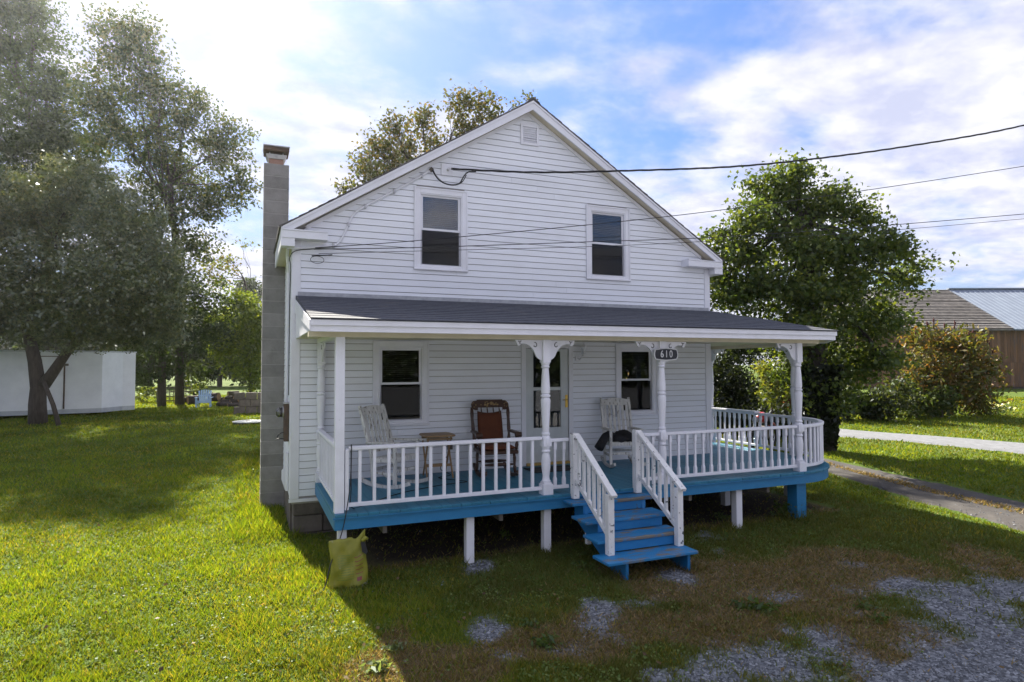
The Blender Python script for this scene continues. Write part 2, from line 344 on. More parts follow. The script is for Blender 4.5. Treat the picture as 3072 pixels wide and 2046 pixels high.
me.loops.add(q.size); me.loops.foreach_set('vertex_index', q.ravel()); me.polygons.add(len(q)); me.polygons.foreach_set('loop_start', np.arange(0, q.size, 4, dtype=np.int32))
G_, D_ = masks(X, Y); S_ = sstep((X-.6)/.5)*sstep((8.9-X)/.5)*sstep((Y+2.15+(fbm(X, Y, .5, 61)-.5)*.8)/.5)*(Y < .4); at = me.attributes.new('mask', 'FLOAT_COLOR', 'POINT')  # S_ marks the ground painted dark beneath the deck
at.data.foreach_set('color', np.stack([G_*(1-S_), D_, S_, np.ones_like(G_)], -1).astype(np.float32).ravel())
me.update(calc_edges=True); me.polygons.foreach_set('use_smooth', [True]*len(me.polygons))
def ground_mat():
    m, nt, out = newmat('ground'); N = nt.nodes.new; L = nt.links.new
    b = N('ShaderNodeBsdfPrincipled'); L(b.outputs[0], out.inputs[0]); b.inputs['Roughness'].default_value = .95; b.inputs['Specular IOR Level'].default_value = .1
    ge = N('ShaderNodeNewGeometry'); P = ge.outputs['Position']
    a = N('ShaderNodeAttribute'); a.attribute_name = 'mask'; sp = N('ShaderNodeSeparateColor'); L(a.outputs['Color'], sp.inputs[0])
    def nz(s, d=5, r=.6):
        n = N('ShaderNodeTexNoise'); L(P, n.inputs['Vector']); n.inputs['Scale'].default_value = s; n.inputs['Detail'].default_value = d; n.inputs['Roughness'].default_value = r; return n.outputs[0]
    def ramp(src, st):
        r = N('ShaderNodeValToRGB'); L(src, r.inputs[0]); e = r.color_ramp.elements
        while len(e) < len(st): e.new(.5)
        for i, (p, c) in enumerate(st): e[i].position = p; e[i].color = (*c, 1)
        return r.outputs[0]
    def mix(f, c1, c2):
        x = N('ShaderNodeMix'); x.data_type = 'RGBA'; L(f, x.inputs[0]); L(c1, x.inputs[6]); L(c2, x.inputs[7]); return x.outputs[2]
    lawn = ramp(nz(.5, 8), [(.3, (.040, .075, .012)), (.5, (.075, .115, .018)), (.68, (.13, .145, .03))])
    lawn2 = ramp(nz(14, 6, .7), [(.3, (.030, .055, .010)), (.55, (.075, .115, .02)), (.75, (.13, .16, .035))])
    lw = N('ShaderNodeMix'); lw.data_type = 'RGBA'; lw.inputs[0].default_value = .5; L(lawn, lw.inputs[6]); L(lawn2, lw.inputs[7])
    dead = ramp(nz(22, 6, .7), [(.3, (.055, .045, .026)), (.5, (.115, .088, .048)), (.7, (.20, .155, .085))])
    vo = N('ShaderNodeTexVoronoi'); L(P, vo.inputs['Vector']); vo.inputs['Scale'].default_value = 34; vo.inputs['Randomness'].default_value = 1
    sv = N('ShaderNodeSeparateColor'); L(vo.outputs['Color'], sv.inputs[0])
    grav = ramp(sv.outputs[0], [(.0, (.05, .053, .06)), (.45, (.115, .122, .138)), (.85, (.19, .20, .222)), (1, (.28, .292, .32))])
    c = mix(sp.outputs[1], lw.outputs[2], dead); c = mix(sp.outputs[0], c, grav); deck_shade = ramp(nz(9, 6, .7), [(.3, (.022, .018, .014)), (.7, (.05, .040, .030))]); c = mix(sp.outputs[2], c, deck_shade); L(c, b.inputs['Base Color'])  # near-black ground colour paints the shade under the deck
    bp = N('ShaderNodeBump'); bp.inputs['Strength'].default_value = .7; bp.inputs['Distance'].default_value = .02
    h = N('ShaderNodeMath'); h.operation = 'MULTIPLY_ADD'; L(vo.outputs['Distance'], h.inputs[0]); h.inputs[1].default_value = -1.2; L(nz(30, 4), h.inputs[2]); L(h.outputs[0], bp.inputs['Height']); L(bp.outputs[0], b.inputs['Normal'])
ground_mat()
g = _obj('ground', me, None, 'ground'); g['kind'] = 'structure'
# ------------------------------------------------------------------ roads
def strip(name, left, right, mat, lift=.03, n=60, m=8):
    """band between two pixel polylines, laid on the ground"""
    def res(pl):
        P = np.array([on_ground(*D(*p))[:2] for p in pl]); s = np.r_[0, np.cumsum(np.linalg.norm(np.diff(P, axis=0), axis=1))]; t = np.linspace(0, s[-1], n)
        return np.stack([np.interp(t, s, P[:, 0]), np.interp(t, s, P[:, 1])], -1)
    A, B = res(left), res(right); b = MB(); vs = []
    for i in range(n):
        for j in range(m+1):
            p = A[i]*(1-j/m)+B[i]*(j/m)
            if j in (0, m): p = p+(rng.random(2)-.5)*.25
            edge = -.05 if j in (0, m) else 0
            vs.append((p[0], p[1], float(ground(p[0], p[1]))+lift+edge))
    b.add(vs, [(i*(m+1)+j, (i+1)*(m+1)+j, (i+1)*(m+1)+j+1, i*(m+1)+j+1) for i in range(n-1) for j in range(m)])
    o = b.build(name, mat, None, True); o['kind'] = 'structure'; return A, B
paint('asphalt', (.17, .17, .175), (.21, .21, .215), 4, rough=.9, bump=.3, vary=0)
rd_ = MB(); xs_ = np.linspace(-150, 150, 61)
rd_.add([(a_, y_, float(ground(a_, y_))+.03) for a_ in xs_ for y_ in (-13.5, -20.5)], [(2*i, 2*i+1, 2*i+3, 2*i+2) for i in range(60)]); rd_.build('road', 'asphalt', None)['kind'] = 'structure'
paint('gravel_pale', (.17, .175, .19), (.12, .125, .135), 5, .35, .65, .95, .5, 60, 0, detail=9); paint('bounce_gravel', (.33, .33, .34), (.25, .25, .26), 5, .35, .65, .95, .5, 60, 0, detail=9)
paint('gravel_dark', (.032, .028, .026), (.060, .054, .050), 3, .3, .7, .95, .6, 40, 0, (1, 1, 1), (.05, .05, .05), (.55, .7), 9, detail=10)
gl_ = MB(); xs_ = np.linspace(-30, 40, 36); ys_ = np.linspace(-13.2, -8.6, 6)
gl_.add([(a_, y_+(.3*math.sin(a_*.8) if j == 5 else 0), float(ground(a_, y_))+(.035 if 0 < j < 5 else -.01)) for a_ in xs_ for j, y_ in enumerate(ys_)], [(6*i+j, 6*i+6+j, 6*i+7+j, 6*i+1+j) for i in range(35) for j in range(5)]); gl_.build('bounce_gravel', 'bounce_gravel', None, True)['kind'] = 'structure'  # unseen pale gravel, added to bounce sunlight onto the house front
ROAD = strip('gravel_road', [(1780, 958), (1850, 968), (1900, 983), (2050, 996), (2354, 1018), (2700, 1045)], [(1780, 963), (1850, 977), (1900, 1003), (2050, 1014), (2354, 1046), (2700, 1084)], 'gravel_pale')
DRIVE = strip('driveway', [(1700, 1028), (1890, 1052), (2000, 1076), (2160, 1110), (2354, 1152), (2600, 1205)], [(1700, 1062), (1890, 1085), (1990, 1117), (2120, 1160), (2354, 1226), (2600, 1296)], 'gravel_dark', .025)
# ------------------------------------------------------------------ house
W = 7.728; XP = 3.864; PZ = 7.20; EZ = 4.687; EL, ER = -.173, 7.901; YO = -.185; BACK = 8.6; FZ = .92; SB = .69
SL = (PZ-EZ)/(XP-EL)
def rake_z(x): return PZ-SL*abs(x-XP)
house = thing('house', 'white clapboard gable-fronted farmhouse with block chimney on its left side', 'house', (XP, 4.0, .14))
WINS = [(1.840, 2.720, 4.220, 5.531), (5.000, 5.898, 4.218, 5.535), (1.190, 2.064, 1.723, 3.022), (5.594, 6.475, 1.735, 3.022)]
DOOR = (3.70, 4.70, FZ, 3.02); VENT = (3.706, 4.057, 6.483, 6.843)
OPEN = [(x0+.07, x1-.07, z0+.05, z1-.07) for x0, x1, z0, z1 in WINS]+[(DOOR[0]+.08, DOOR[1]-.08, FZ+.02, DOOR[3]-.08)]
def clip(poly, a, b, c):                      # keep a*x+b*z<=c
    out = []
    for i in range(len(poly)):
        p, q = poly[i], poly[(i+1) % len(poly)]; dp = a*p[0]+b*p[1]-c; dq = a*q[0]+b*q[1]-c
        if dp <= 0: out.append(p)
        if dp*dq < 0:
            t = dp/(dp-dq); out.append((p[0]+(q[0]-p[0])*t, p[1]+(q[1]-p[1])*t))
    return out
wall = MB(); xs = sorted({0, W} | {v for o in OPEN for v in o[:2]}); zs = sorted({.60, 7.2} | {v for o in OPEN for v in o[2:]})
for i in range(len(xs)-1):
    for j in range(len(zs)-1):
        cx, cz = (xs[i]+xs[i+1])/2, (zs[j]+zs[j+1])/2
        if any(o[0] < cx < o[1] and o[2] < cz < o[3] for o in OPEN): continue
        p = [(xs[i], zs[j]), (xs[i+1], zs[j]), (xs[i+1], zs[j+1]), (xs[i], zs[j+1])]
        p = clip(p, -SL, 1, PZ-SL*XP-.06); p = clip(p, SL, 1, PZ+SL*XP-.06) if len(p) > 2 else p
        if len(p) > 2: wall.prism(p, lambda u, v, t: (u, t, v), .0, .14)
fw = wall.build('front_wall', 'sheathing', house)
side = MB().box(0, .14, .142, BACK, .60, 4.62); lw_ = side.build('side_wall', 'sheathing', house)
MB().box(W-.14, W, .142, BACK, .60, 4.62).build('side_wall', 'siding', house)
MB().box(.142, W-.142, BACK-.14, BACK, .60, 4.62).prism([(.142, 4.62), (W-.142, 4.62), (XP, 7.0)], lambda u, v, t: (u, t, v), BACK-.14, BACK).build('back_wall', 'siding', house)
MB().box(.145, W-.145, .145, BACK-.145, .84, .91).build('room_floor', 'weathered', house)
MB().box(.145, W-.145, .145, BACK-.145, 3.45, 3.6).build('upper_floor', 'weathered', house)
MB().box(.145, W-.145, 3.2, 3.3, .92, 3.44).build('partition', 'weathered', house)
MB().box(.145, W-.145, 3.2, 3.3, 3.61, 4.6).build('partition', 'weathered', house)
# clapboards, each a wedge: thick butt at the foot
EXPO = .1035
def board_front(xa0, xb0, xa1, xb1, z0, z1):
    b = MB(); y0, y1 = -.023, -.015; z1 = z1-.021
    return b.add([(xa0, y0, z0), (xb0, y0, z0), (xb0, 0, z0), (xa0, 0, z0), (xa1, y1, z1), (xb1, y1, z1), (xb1, 0, z1), (xa1, 0, z1)],
                 [(0, 3, 2, 1), (4, 5, 6, 7), (0, 1, 5, 4), (1, 2, 6, 5), (2, 3, 7, 6), (3, 0, 4, 7)])
z = 4.231-EXPO*35; rows = 0
holes = [(x0+.03, x1-.03, z0, z1) for x0, x1, z0, z1 in WINS]+[(DOOR[0]+.03, DOOR[1]-.03, 0, DOOR[3])]
brnd = random.Random(3)
while z < 7.06:
    z1 = z+EXPO+.012
    def xl(zz): return max(.10, XP-(PZ-.14-zz)/SL) if zz < PZ-.14 else XP
    def xr(zz): return min(W-.10, XP+(PZ-.14-zz)/SL) if zz < PZ-.14 else XP
    if z < SB-.02: z += EXPO; continue
    segs = [(xl(z), xr(z))]
    for h0, h1, a, b in holes:
        if min(z1, b)-max(z, a) > .03 and (a <= z+.045 and b >= z1-.06):
            segs = [s for sg in segs for s in ((sg[0], min(sg[1], h0)), (max(sg[0], h1), sg[1])) if s[1]-s[0] > .03]
    out = []
    for s in segs:                                           # butt joints between board lengths
        if s[1]-s[0] > 3.2:
            j = s[0]+(s[1]-s[0])*brnd.uniform(.3, .7); out += [(s[0], j-.0012), (j+.0012, s[1])]
        else: out.append(s)
    for a, b in out:
        a1 = xl(z1) if abs(a-xl(z)) < 1e-6 else a; b1 = xr(z1) if abs(b-xr(z)) < 1e-6 else b
        if b1-a1 < .02: continue
        board_front(a, b, a1, b1, z, z1).build('clapboard', 'siding', house)
    z += EXPO; rows += 1
def side_board(x, sgn):
    b = MB(); o = -sgn; tp_ = EXPO-.008
    return b.add([(x+o*.021, .10, 0), (x+o*.021, BACK-.1, 0), (x, BACK-.1, 0), (x, .10, 0), (x+o*.015, .10, tp_), (x+o*.015, BACK-.1, tp_), (x, BACK-.1, tp_), (x, .10, tp_)],
                 [(0, 1, 2, 3), (4, 7, 6, 5), (0, 4, 5, 1), (1, 5, 6, 2), (2, 6, 7, 3), (3, 7, 4, 0)])
for x, sg in ((0, 1), (W, -1)):
    p0 = None; z = SB
    while z < 4.42:
        if p0 is None: p0 = side_board(x, sg).build('clapboard', 'siding', house); p0.location = (0, 0, z)
        else: share(p0, house, (0, 0, z))
        z += EXPO
# corner boards
for x0, x1 in ((-.028, .10), (W-.10, W+.028)):
    MB().box(x0, x1, -.034, -.001, SB-.01, 4.52).build('corner_board', 'trim', house, bevel=.004)
for x0, x1 in ((-.030, -.001), (W+.001, W+.030)):
    MB().box(x0, x1, .0, .105, SB-.01, 4.45).build('corner_board', 'trim', house)
MB().box(-.04, W+.04, -.03, -.001, SB-.06, SB-.012).build('water_table', 'trim', house)
# foundation of rubble courses
fb = random.Random(5)
for (xa, xb, yy) in ((.02, W-.02, 0), ):
    zc = -.1
    for hh in (.26, .26, .26):
        x = xa
        while x < xb-.1:
            w_ = min(fb.uniform(.35, .75), xb-x); MB().box(x+.006, x+w_-.006, .0+fb.uniform(0, .025), .3, zc+.005, min(zc+hh-.006, SB-.062)).build('foundation_stone', 'foundation', house, bevel=.012); x += w_
        zc += hh
MB().box(0, .3, .31, BACK, -.1, SB-.05).build('foundation', 'foundation', house); MB().box(W-.3, W, .31, BACK, -.1, SB-.05).build('foundation', 'foundation', house)
# roof, rakes, returns
for sg in (-1, 1):
    xe = EL-.05 if sg < 0 else ER+.05; ze = rake_z(xe)
    b = MB(); y0, y1 = YO-.05, BACK+.2
    roof = b.add([(XP, y0, PZ+.004), (XP, y1, PZ+.004), (xe, y1, ze+.004), (xe, y0, ze+.004), (XP, y0, PZ+.018), (XP, y1, PZ+.018), (xe, y1, ze+.018), (xe, y0, ze+.018)],
          [(0, 1, 2, 3), (4, 7, 6, 5), (0, 4, 5, 1), (1, 5, 6, 2), (2, 6, 7, 3), (3, 7, 4, 0)]).build('roof', 'roof_shingle', house)
    L_ = math.hypot(XP-xe, PZ-ze); k = int(L_/.16)
    for i in range(k):                                        # shingle courses, proud of the roof deck
        t0, t1 = i/k, (i+1)/k; xa, xb = xe+(XP-xe)*t0, xe+(XP-xe)*t1; za, zb = rake_z(xa)+.018, rake_z(xb)+.018; j = fb.uniform(-.012, .012)
        MB().add([(xa, y0-.004+j*.6, za+.001), (xb, y0-.004+j*.6, zb+.001), (xb, y1, zb+.001), (xa, y1, za+.001), (xa, y0-.004+j*.6, za+.016), (xb, y0-.004+j*.6, zb+.006), (xb, y1, zb+.006), (xa, y1, za+.016)],
             [(0, 3, 2, 1), (4, 5, 6, 7), (0, 1, 5, 4), (1, 2, 6, 5), (2, 3, 7, 6), (3, 0, 4, 7)]).build('shingle_course', 'roof_shingle', roof)
    xi = EL if sg < 0 else ER
    MB().prism([(xi, EZ), (XP, PZ), (XP, PZ-.155), (xi, EZ-.12)], lambda u, v, t: (u, t, v), YO-.03, YO).build('rake_board', 'trim', house)
    MB().prism([(xi, EZ), (XP, PZ), (XP, PZ-.035), (xi, EZ-.035)], lambda u, v, t: (u, t, v), YO-.045, YO-.0305).build('rake_moulding', 'trim', house)
    MB().prism([(xi+sg*-.0, EZ-.085), (XP, PZ-.12), (XP, PZ-.135), (xi, EZ-.10)], lambda u, v, t: (u, t, v), YO+.001, -.001).build('soffit', 'soffit', house)
    MB().prism([(xi-sg*.35, rake_z(xi-sg*.35)-.137), (XP, PZ-.137), (XP, PZ-.205), (xi-sg*.35, rake_z(xi-sg*.35)-.205)], lambda u, v, t: (u, t, v), -.035, -.022).build('frieze', 'trim', house)
    xa, xb = (EL, .466) if sg < 0 else (7.093, ER)
    MB().box(xa, xb, YO-.045, -.002, 4.525, 4.632).prism([(xa, 4.634), (xb, 4.634), (xb, 4.645), (xa, 4.66)], lambda u, v, t: (u, t, v), YO-.055, -.002).build('eave_return', 'trim', house)
    x0, x1 = (EL-.02, EL) if sg < 0 else (ER, ER+.02)
    MB().box(x0, x1, YO-.03, BACK+.15, 4.40, EZ-.002).build('fascia', 'trim', house)
    x0, x1 = (EL+.001, .0) if sg < 0 else (W, ER-.001)
    MB().box(x0, x1, -.001, BACK+.1, 4.43, 4.45).build('eave_soffit', 'soffit', house)
    MB().box(x0, x1, YO-.029, -.003, 4.405, 4.524).build('eave_box', 'trim', house)
MB().prism([(XP-.12, rake_z(XP-.12)+.026), (XP, PZ+.026), (XP+.12, rake_z(XP+.12)+.026), (XP+.12, rake_z(XP+.12)+.042), (XP, PZ+.055), (XP-.12, rake_z(XP-.12)+.042)], lambda u, v, t: (u, t, v), YO-.06, BACK+.2).build('ridge_cap', 'roof_shingle', house)
# windows
def window(x0, x1, z0, z1, gl, blind, low='screen'):
    w = MB()
    cw = .085
    for a, b, c, d in ((x0, x0+cw, z0, z1), (x1-cw, x1, z0, z1), (x0+cw, x1-cw, z1-cw, z1), (x0+cw, x1-cw, z0, z0+.045)): w.box(a, b, -.040, .001, c, d)
    wo = w.build('window', 'trim', house, bevel=.003)
    t = MB()
    for a, b, c, d in ((x0-.012, x0+.012, z0, z1+.012), (x1-.012, x1+.012, z0, z1+.012), (x0+.012, x1-.012, z1-.012, z1+.012)): t.box(a, b, -.052, -.022, c, d)
    t.build('outer_moulding', 'trim', wo)
    MB().box(x0-.02, x1+.02, -.062, -.02, z0-.028, z0-.001).build('sill', 'trim', wo, bevel=.003)
    gx0, gx1, gz0, gz1 = x0+cw, x1-cw, z0+.045, z1-cw; zm = gz0+(gz1-gz0)*.505; s = .038
    f = MB()                                                  # jambs
    f.box(gx0, gx0+.018, -.03, .10, gz0, gz1).box(gx1-.018, gx1, -.03, .10, gz0, gz1).box(gx0+.018, gx1-.018, -.03, .10, gz1-.018, gz1).box(gx0+.018, gx1-.018, -.03, .10, gz0, gz0+.015)
    f.build('jamb', 'trim', wo)
    for nm, za, zb, yy, gm in (('upper_sash', zm-.012, gz1-.018, .004, gl), ('lower_sash', gz0+.015, zm+.018, .026, gl)):
        m = MB(); a, b = gx0+.018, gx1-.018
        m.box(a, a+s, yy, yy+.03, za, zb).box(b-s, b, yy, yy+.03, za, zb).box(a+s, b-s, yy, yy+.03, zb-.032, zb).box(a+s, b-s, yy, yy+.03, za, za+.034)
        so_ = m.build(nm, 'trim', wo)
    a, b = gx0+.018+s, gx1-.018-s
    MB().box(a, b, .016, .020, zm+.022, gz1-.05).build('pane', gl, wo); MB().box(a, b, .038, .042, gz0+.049, zm-.014).build('pane', gl, wo)
    sc_ = MB(); sc_.box(a-.012, b+.012, -.004, -.001, gz0+.03, zm-.02); sc_.build('insect_screen', low, wo)
    bl = MB(); n = 34
    for i in range(n):
        zz = gz0+.05+(gz1-gz0-.08)*i/n; bl.add([(a-.03, .075, zz), (b+.03, .075, zz), (b+.03, .094, zz+.021), (a-.03, .094, zz+.021)], [(0, 1, 2, 3)])
    bl.build('blind', blind, wo)
window(*WINS[0], 'glass_sky', 'blind_pale'); window(*WINS[1], 'glass', 'blind'); window(*WINS[2], 'glass_dark', 'blind'); window(*WINS[3], 'glass_dark', 'blind')
# front door: casing, storm door with two panes
dx0, dx1, dz0, dz1 = DOOR
MB().box(dx0, dx0+.085, -.04, .001, dz0, dz1).box(dx1-.085, dx1, -.04, .001, dz0, dz1).box(dx0+.085, dx1-.085, -.04, .001, dz1-.085, dz1).build('door_casing', 'trim', house, bevel=.003)
la, lb, lz0, lz1 = dx0+.092, dx1-.092, FZ+.045, dz1-.092; pa, pb = 3.937, 4.462
sdr = MB().box(la, pa, -.012, .025, lz0, lz1).box(pb, lb, -.012, .025, lz0, lz1).box(pa, pb, -.012, .025, 2.885, lz1).box(pa, pb, -.012, .025, 2.205, 2.262).box(pa, pb, -.012, .025, lz0, 1.56).build('storm_door', 'door_paint', house, bevel=.003)
MB().box(pa+.001, pb-.001, .004, .008, 2.263, 2.884).build('pane', 'glass_dark', sdr); MB().box(pa+.001, pb-.001, .004, .008, 1.561, 2.204).build('pane', 'glass', sdr)
MB().box(pa-.03, pb+.03, -.017, -.0125, 1.535, 1.553).box(pa-.03, pa-.012, -.017, -.0125, 1.553, 2.91).box(pb+.012, pb+.03, -.017, -.0125, 1.553, 2.91).build('pane_bead', 'door_paint', sdr)
MB().box(4.548, 4.598, -.022, -.0125, 1.90, 2.12).tube([(4.573, -.022, 2.04), (4.573, -.065, 2.04), (4.48, -.07, 2.035)], .009, 8).build('handle', 'brass', sdr, bevel=.003)
MB().box(la-.02, lb+.02, .03, .07, FZ+.02, dz1-.09).build('inner_door', 'black', house)
MB().box(dx0+.087, dx1-.087, -.07, .06, FZ+.006, FZ+.043).build('threshold', 'sill_gold', house)
# gable vent
vx0, vx1, vz0, vz1 = VENT
v = MB()
for a, b, c, d in ((vx0, vx0+.045, vz0, vz1), (vx1-.045, vx1, vz0, vz1), (vx0+.045, vx1-.045, vz1-.045, vz1), (vx0+.045, vx1-.045, vz0, vz0+.045)): v.box(a, b, -.045, -.002, c, d)
vo = v.build('gable_vent', 'trim', house, bevel=.003)
MB().box(vx0+.045, vx1-.045, -.006, -.003, vz0+.045, vz1-.045).build('vent_back', 'iron_brown', vo)
for i in range(7):
    zz = vz0+.05+i*.0385
    MB().add([(vx0+.045, -.042, zz), (vx1-.045, -.042, zz), (vx1-.045, -.010, zz+.034), (vx0+.045, -.010, zz+.034), (vx0+.045, -.040, zz+.006), (vx1-.045, -.040, zz+.006), (vx1-.045, -.010, zz+.038), (vx0+.045, -.010, zz+.038)],
             [(0, 3, 2, 1), (4, 5, 6, 7), (0, 1, 5, 4), (1, 2, 6, 5), (2, 3, 7, 6), (3, 0, 4, 7)]).build('louvre', 'trim', vo)
# chimney of concrete blocks
CY0, CY1, CX0, CX1 = 2.06, 2.48, -.395, .03
ch = MB().box(CX0+.004, CX1-.03, CY0+.004, CY1-.004, 0.0, 6.28).build('chimney', 'mortar', house)
zc = 6.285; k = 0; crow = random.Random(9)
while zc > .05:
    h = .226
    MB().box(CX0, CX1, CY0, CY1, zc-h+.011, zc).build('block', 'block', ch, bevel=.005); zc -= h
MB().prism([(-.09, 6.286), (.09, 6.286), (.09, 6.44), (-.09, 6.44)], lambda u, v_, t: (-.185+u*1.35, t, v_), CY0+.09, CY1-.09).build('flue', 'clay', ch)
MB().add([(-.33, CY0+.06, 6.40), (-.04, CY0+.06, 6.40), (-.04, CY1-.06, 6.40), (-.33, CY1-.06, 6.40), (-.36, CY0+.04, 6.475), (-.01, CY0+.04, 6.475), (-.01, CY1-.04, 6.475), (-.36, CY1-.04, 6.475)],
         [(0, 3, 2, 1), (4, 5, 6, 7), (0, 1, 5, 4), (1, 2, 6, 5), (2, 3, 7, 6), (3, 0, 4, 7)]).build('flue_collar', 'galv', ch)
cp = MB().box(-.40, .03, CY0-.01, CY1+.01, 6.52, 6.60)
cp.build('chimney_cap', 'iron_brown', ch, bevel=.01)
MB().box(-.41, .04, CY0-.02, CY1+.02, 6.603, 6.622).build('cap_lid', 'galv', ch)
for a, b in ((-.3, CY0+.1), (-.07, CY0+.1), (-.3, CY1-.1), (-.07, CY1-.1)): MB().box(a-.01, a+.01, b-.01, b+.01, 6.46, 6.53).build('cap_leg', 'galv', ch)
# wall outlet, service plate
MB().box(2.39, 2.47, -.05, -.02, 1.28, 1.42).build('outlet', 'weathered', house)
pl_ = MB().box(2.277, 2.475, -.045, -.018, 5.775, 5.968).build('anchor_plate', 'trim', house, bevel=.004)
MB().tube([(2.389, -.045, 5.869), (2.389, -.11, 5.869)], .022, 8).tube([(2.36, -.10, 5.869), (2.42, -.10, 5.869)], .016, 8).build('insulator', 'plaque_white', pl_)
# flashing along the porch roof
MB().box(.06, W-.02, -.046, -.022, 3.69, 3.755).build('flashing', 'lead', house)
# ------------------------------------------------------------------ porch
porch = thing('porch', 'white railed wraparound porch with blue deck along the front of the farmhouse', 'porch', (4.0, -1.2, .14))
DY = -2.34; AC = (7.64, -.92); AR = 1.42; DX1 = AC[0]+AR; DX0 = .33; DB = 2.3
def deck_front(x):
    if x <= AC[0]: return DY
    u = min(1, (x-AC[0])/AR); return AC[1]-AR*math.sqrt(max(0, 1-u*u))
deck = MB().box(DX0+.05, AC[0], DY+.05, -.01, .80, .884).box(AC[0], W+.02, AC[1]-AR*.9, -.01, .80, .884).box(W+.02, DX1-.06, AC[1]-.2, DB, .80, .884).build('deck', 'rim_blue', porch)
x = DX0; bw = .128; rb = random.Random(12)
while x < DX1-.02:
    x1 = min(x+bw, DX1); ya, yb = deck_front(x+.002)-.028, deck_front(x1-.004)-.028
    if x1 > DX1-.03: yb = AC[1]
    back = -.036 if x1 < W+.03 else DB
    j = rb.uniform(-.006, .006); dz = rb.uniform(-.0015, .0015)
    MB().add([(x+.002, ya+j, .885), (x1-.002, yb+j, .885), (x1-.002, back, .885), (x+.002, back, .885), (x+.002, ya+j, FZ+dz), (x1-.002, yb+j, FZ+dz), (x1-.002, back, FZ+dz), (x+.002, back, FZ+dz)],
             [(0, 3, 2, 1), (4, 5, 6, 7), (0, 1, 5, 4), (1, 2, 6, 5), (2, 3, 7, 6), (3, 0, 4, 7)]).build('floor_board', 'deck_blue', deck, bevel=.003)
    x = x1
MB().box(DX0+.005, AC[0], DY, DY+.04, .735, .883).build('rim_board', 'rim_blue', porch)
MB().box(DX0, DX0+.04, DY+.041, -.03, .735, .883).build('rim_board', 'rim_blue', porch)
MB().box(DX1-.04, DX1, AC[1], DB, .735, .883).build('rim_board', 'rim_blue', porch)
MB().box(DX0-.02, AC[0], DY-.034, DY-.001, .868, .884).build('nosing', 'rim_blue', porch)
ar = MB(); n = 20; vs = []
for i in range(n+1):
    a = -math.pi/2+math.pi/2*i/n
    for r in (AR, AR-.04):
        for zz in (.735, .883): vs.append((AC[0]+r*math.cos(a), AC[1]+r*math.sin(a), zz))
fs = []
for i in range(n):
    b = 4*i; c = b+4; fs += [(b, c, c+1, b+1), (b+2, b+3, c+3, c+2), (b+1, c+1, c+3, b+3), (b, b+2, c+2, c)]
ar.add(vs, fs).build('curved_rim_board', 'rim_blue', porch, 'auto')
for xx in (.9, 2.4, 3.9, 5.4, 6.9): MB().box(xx, xx+.05, DY+.045, -.05, .64, .80).build('joist', 'weathered', porch)
# legs under the deck
for (lx, ly, s, m_) in ((.43, -2.22, .10, 'porch_white'), (2.02, -2.2, .105, 'porch_white'), (3.11, -2.2, .105, 'porch_white'), (6.38, -2.2, .115, 'porch_white'), (7.66, -2.16, .20, 'rim_blue'), (8.9, -.8, .12, 'porch_white'), (7.3, -.9, .12, 'porch_white')):
    MB().box(lx-s/2, lx+s/2, ly-s/2, ly+s/2, -.05, .734 if ly < -2 else .80).build('deck_leg', m_, porch, bevel=.004)
# turned posts with sawn brackets
TP = [(.060, 1.085), (.062, 1.10), (.050, 1.115), (.046, 1.16), (.060, 1.27), (.063, 1.36), (.055, 1.43), (.047, 1.47), (.060, 1.485), (.060, 1.50), (.048, 1.515), (.062, 1.555), (.068, 1.60), (.068, 1.63), (.060, 1.68),
      (.047, 1.70), (.058, 1.715), (.058, 1.73), (.045, 1.745), (.052, 1.90), (.063, 2.10), (.066, 2.17), (.060, 2.195), (.048, 2.205), (.066, 2.222), (.066, 2.24), (.048, 2.256), (.060, 2.27), (.062, 2.33), (.052, 2.50), (.044, 2.60), (.058, 2.615), (.058, 2.63), (.048, 2.64), (.060, 2.66), (.062, 2.69)]
BR = [(.0, .0), (.395, .0), (.375, -.030), (.365, -.062), (.345, -.078), (.32, -.072), (.305, -.050), (.27, -.048), (.22, -.060), (.17, -.088), (.125, -.135), (.10, -.185), (.088, -.215), (.06, -.245), (.03, -.262), (.0, -.275)]
def bracket(parent, px, py, dx, dy, ztop=2.982):
    """sawn scroll bracket running from a post in direction (dx, dy)"""
    nx_, ny_ = -dy, dx; o = .055
    fn = lambda u, v, t: (px+dx*(o+u)+nx_*t, py+dy*(o+u)+ny_*t, ztop+v)
    br = MB().prism(BR, fn, -.014, .014).build('bracket', 'porch_white', parent)
    for sg in (-1, 1):
        c = MB(); cc = [(.105+.034*math.cos(a)*(1-.05*k), -.068+.038*math.sin(a)*(1-.05*k)) for k, a in enumerate(np.linspace(1.2, 6.0, 12))]
        c.tube([fn(u, v, sg*.0145) for u, v in cc], [.003]+[.0055]*9+[.007, .004], 6)
        for a in (.5, 2.4, 4.6): c.tube([fn(.325, -.030, sg*.0145), fn(.325+.026*math.cos(a), -.030+.026*math.sin(a), sg*.0145)], [.004, .006], 6)
        c.build('scroll_dark', 'black', br)  # raised black strips in place of sawn openings, painting their darkness
def turned_post(x, y, dirs, rz=0.0, name='turned_post'):
    p = MB().box(x-.072, x+.072, y-.072, y+.072, FZ+.001, 1.06).box(x-.056, x+.056, y-.056, y+.056, 1.0601, 1.084).box(x-.060, x+.060, y-.060, y+.060, 1.56, 1.665).box(x-.055, x+.055, y-.055, y+.055, 2.68, 2.984).lathe(x, y, TP, 16)
    o = p.build(name, 'porch_white', porch, 'auto')
    for d in dirs: bracket(o, x, y, *d)
    return o
PY = -2.25
turned_post(3.09, PY, ((-1, 0), (1, 0))); turned_post(4.97, PY, ((-1, 0), (1, 0)))
turned_post(7.64, PY, ((-1, 0), (.77, .64))); turned_post(8.97, -.92, ((0, 1), (-.64, -.77)))
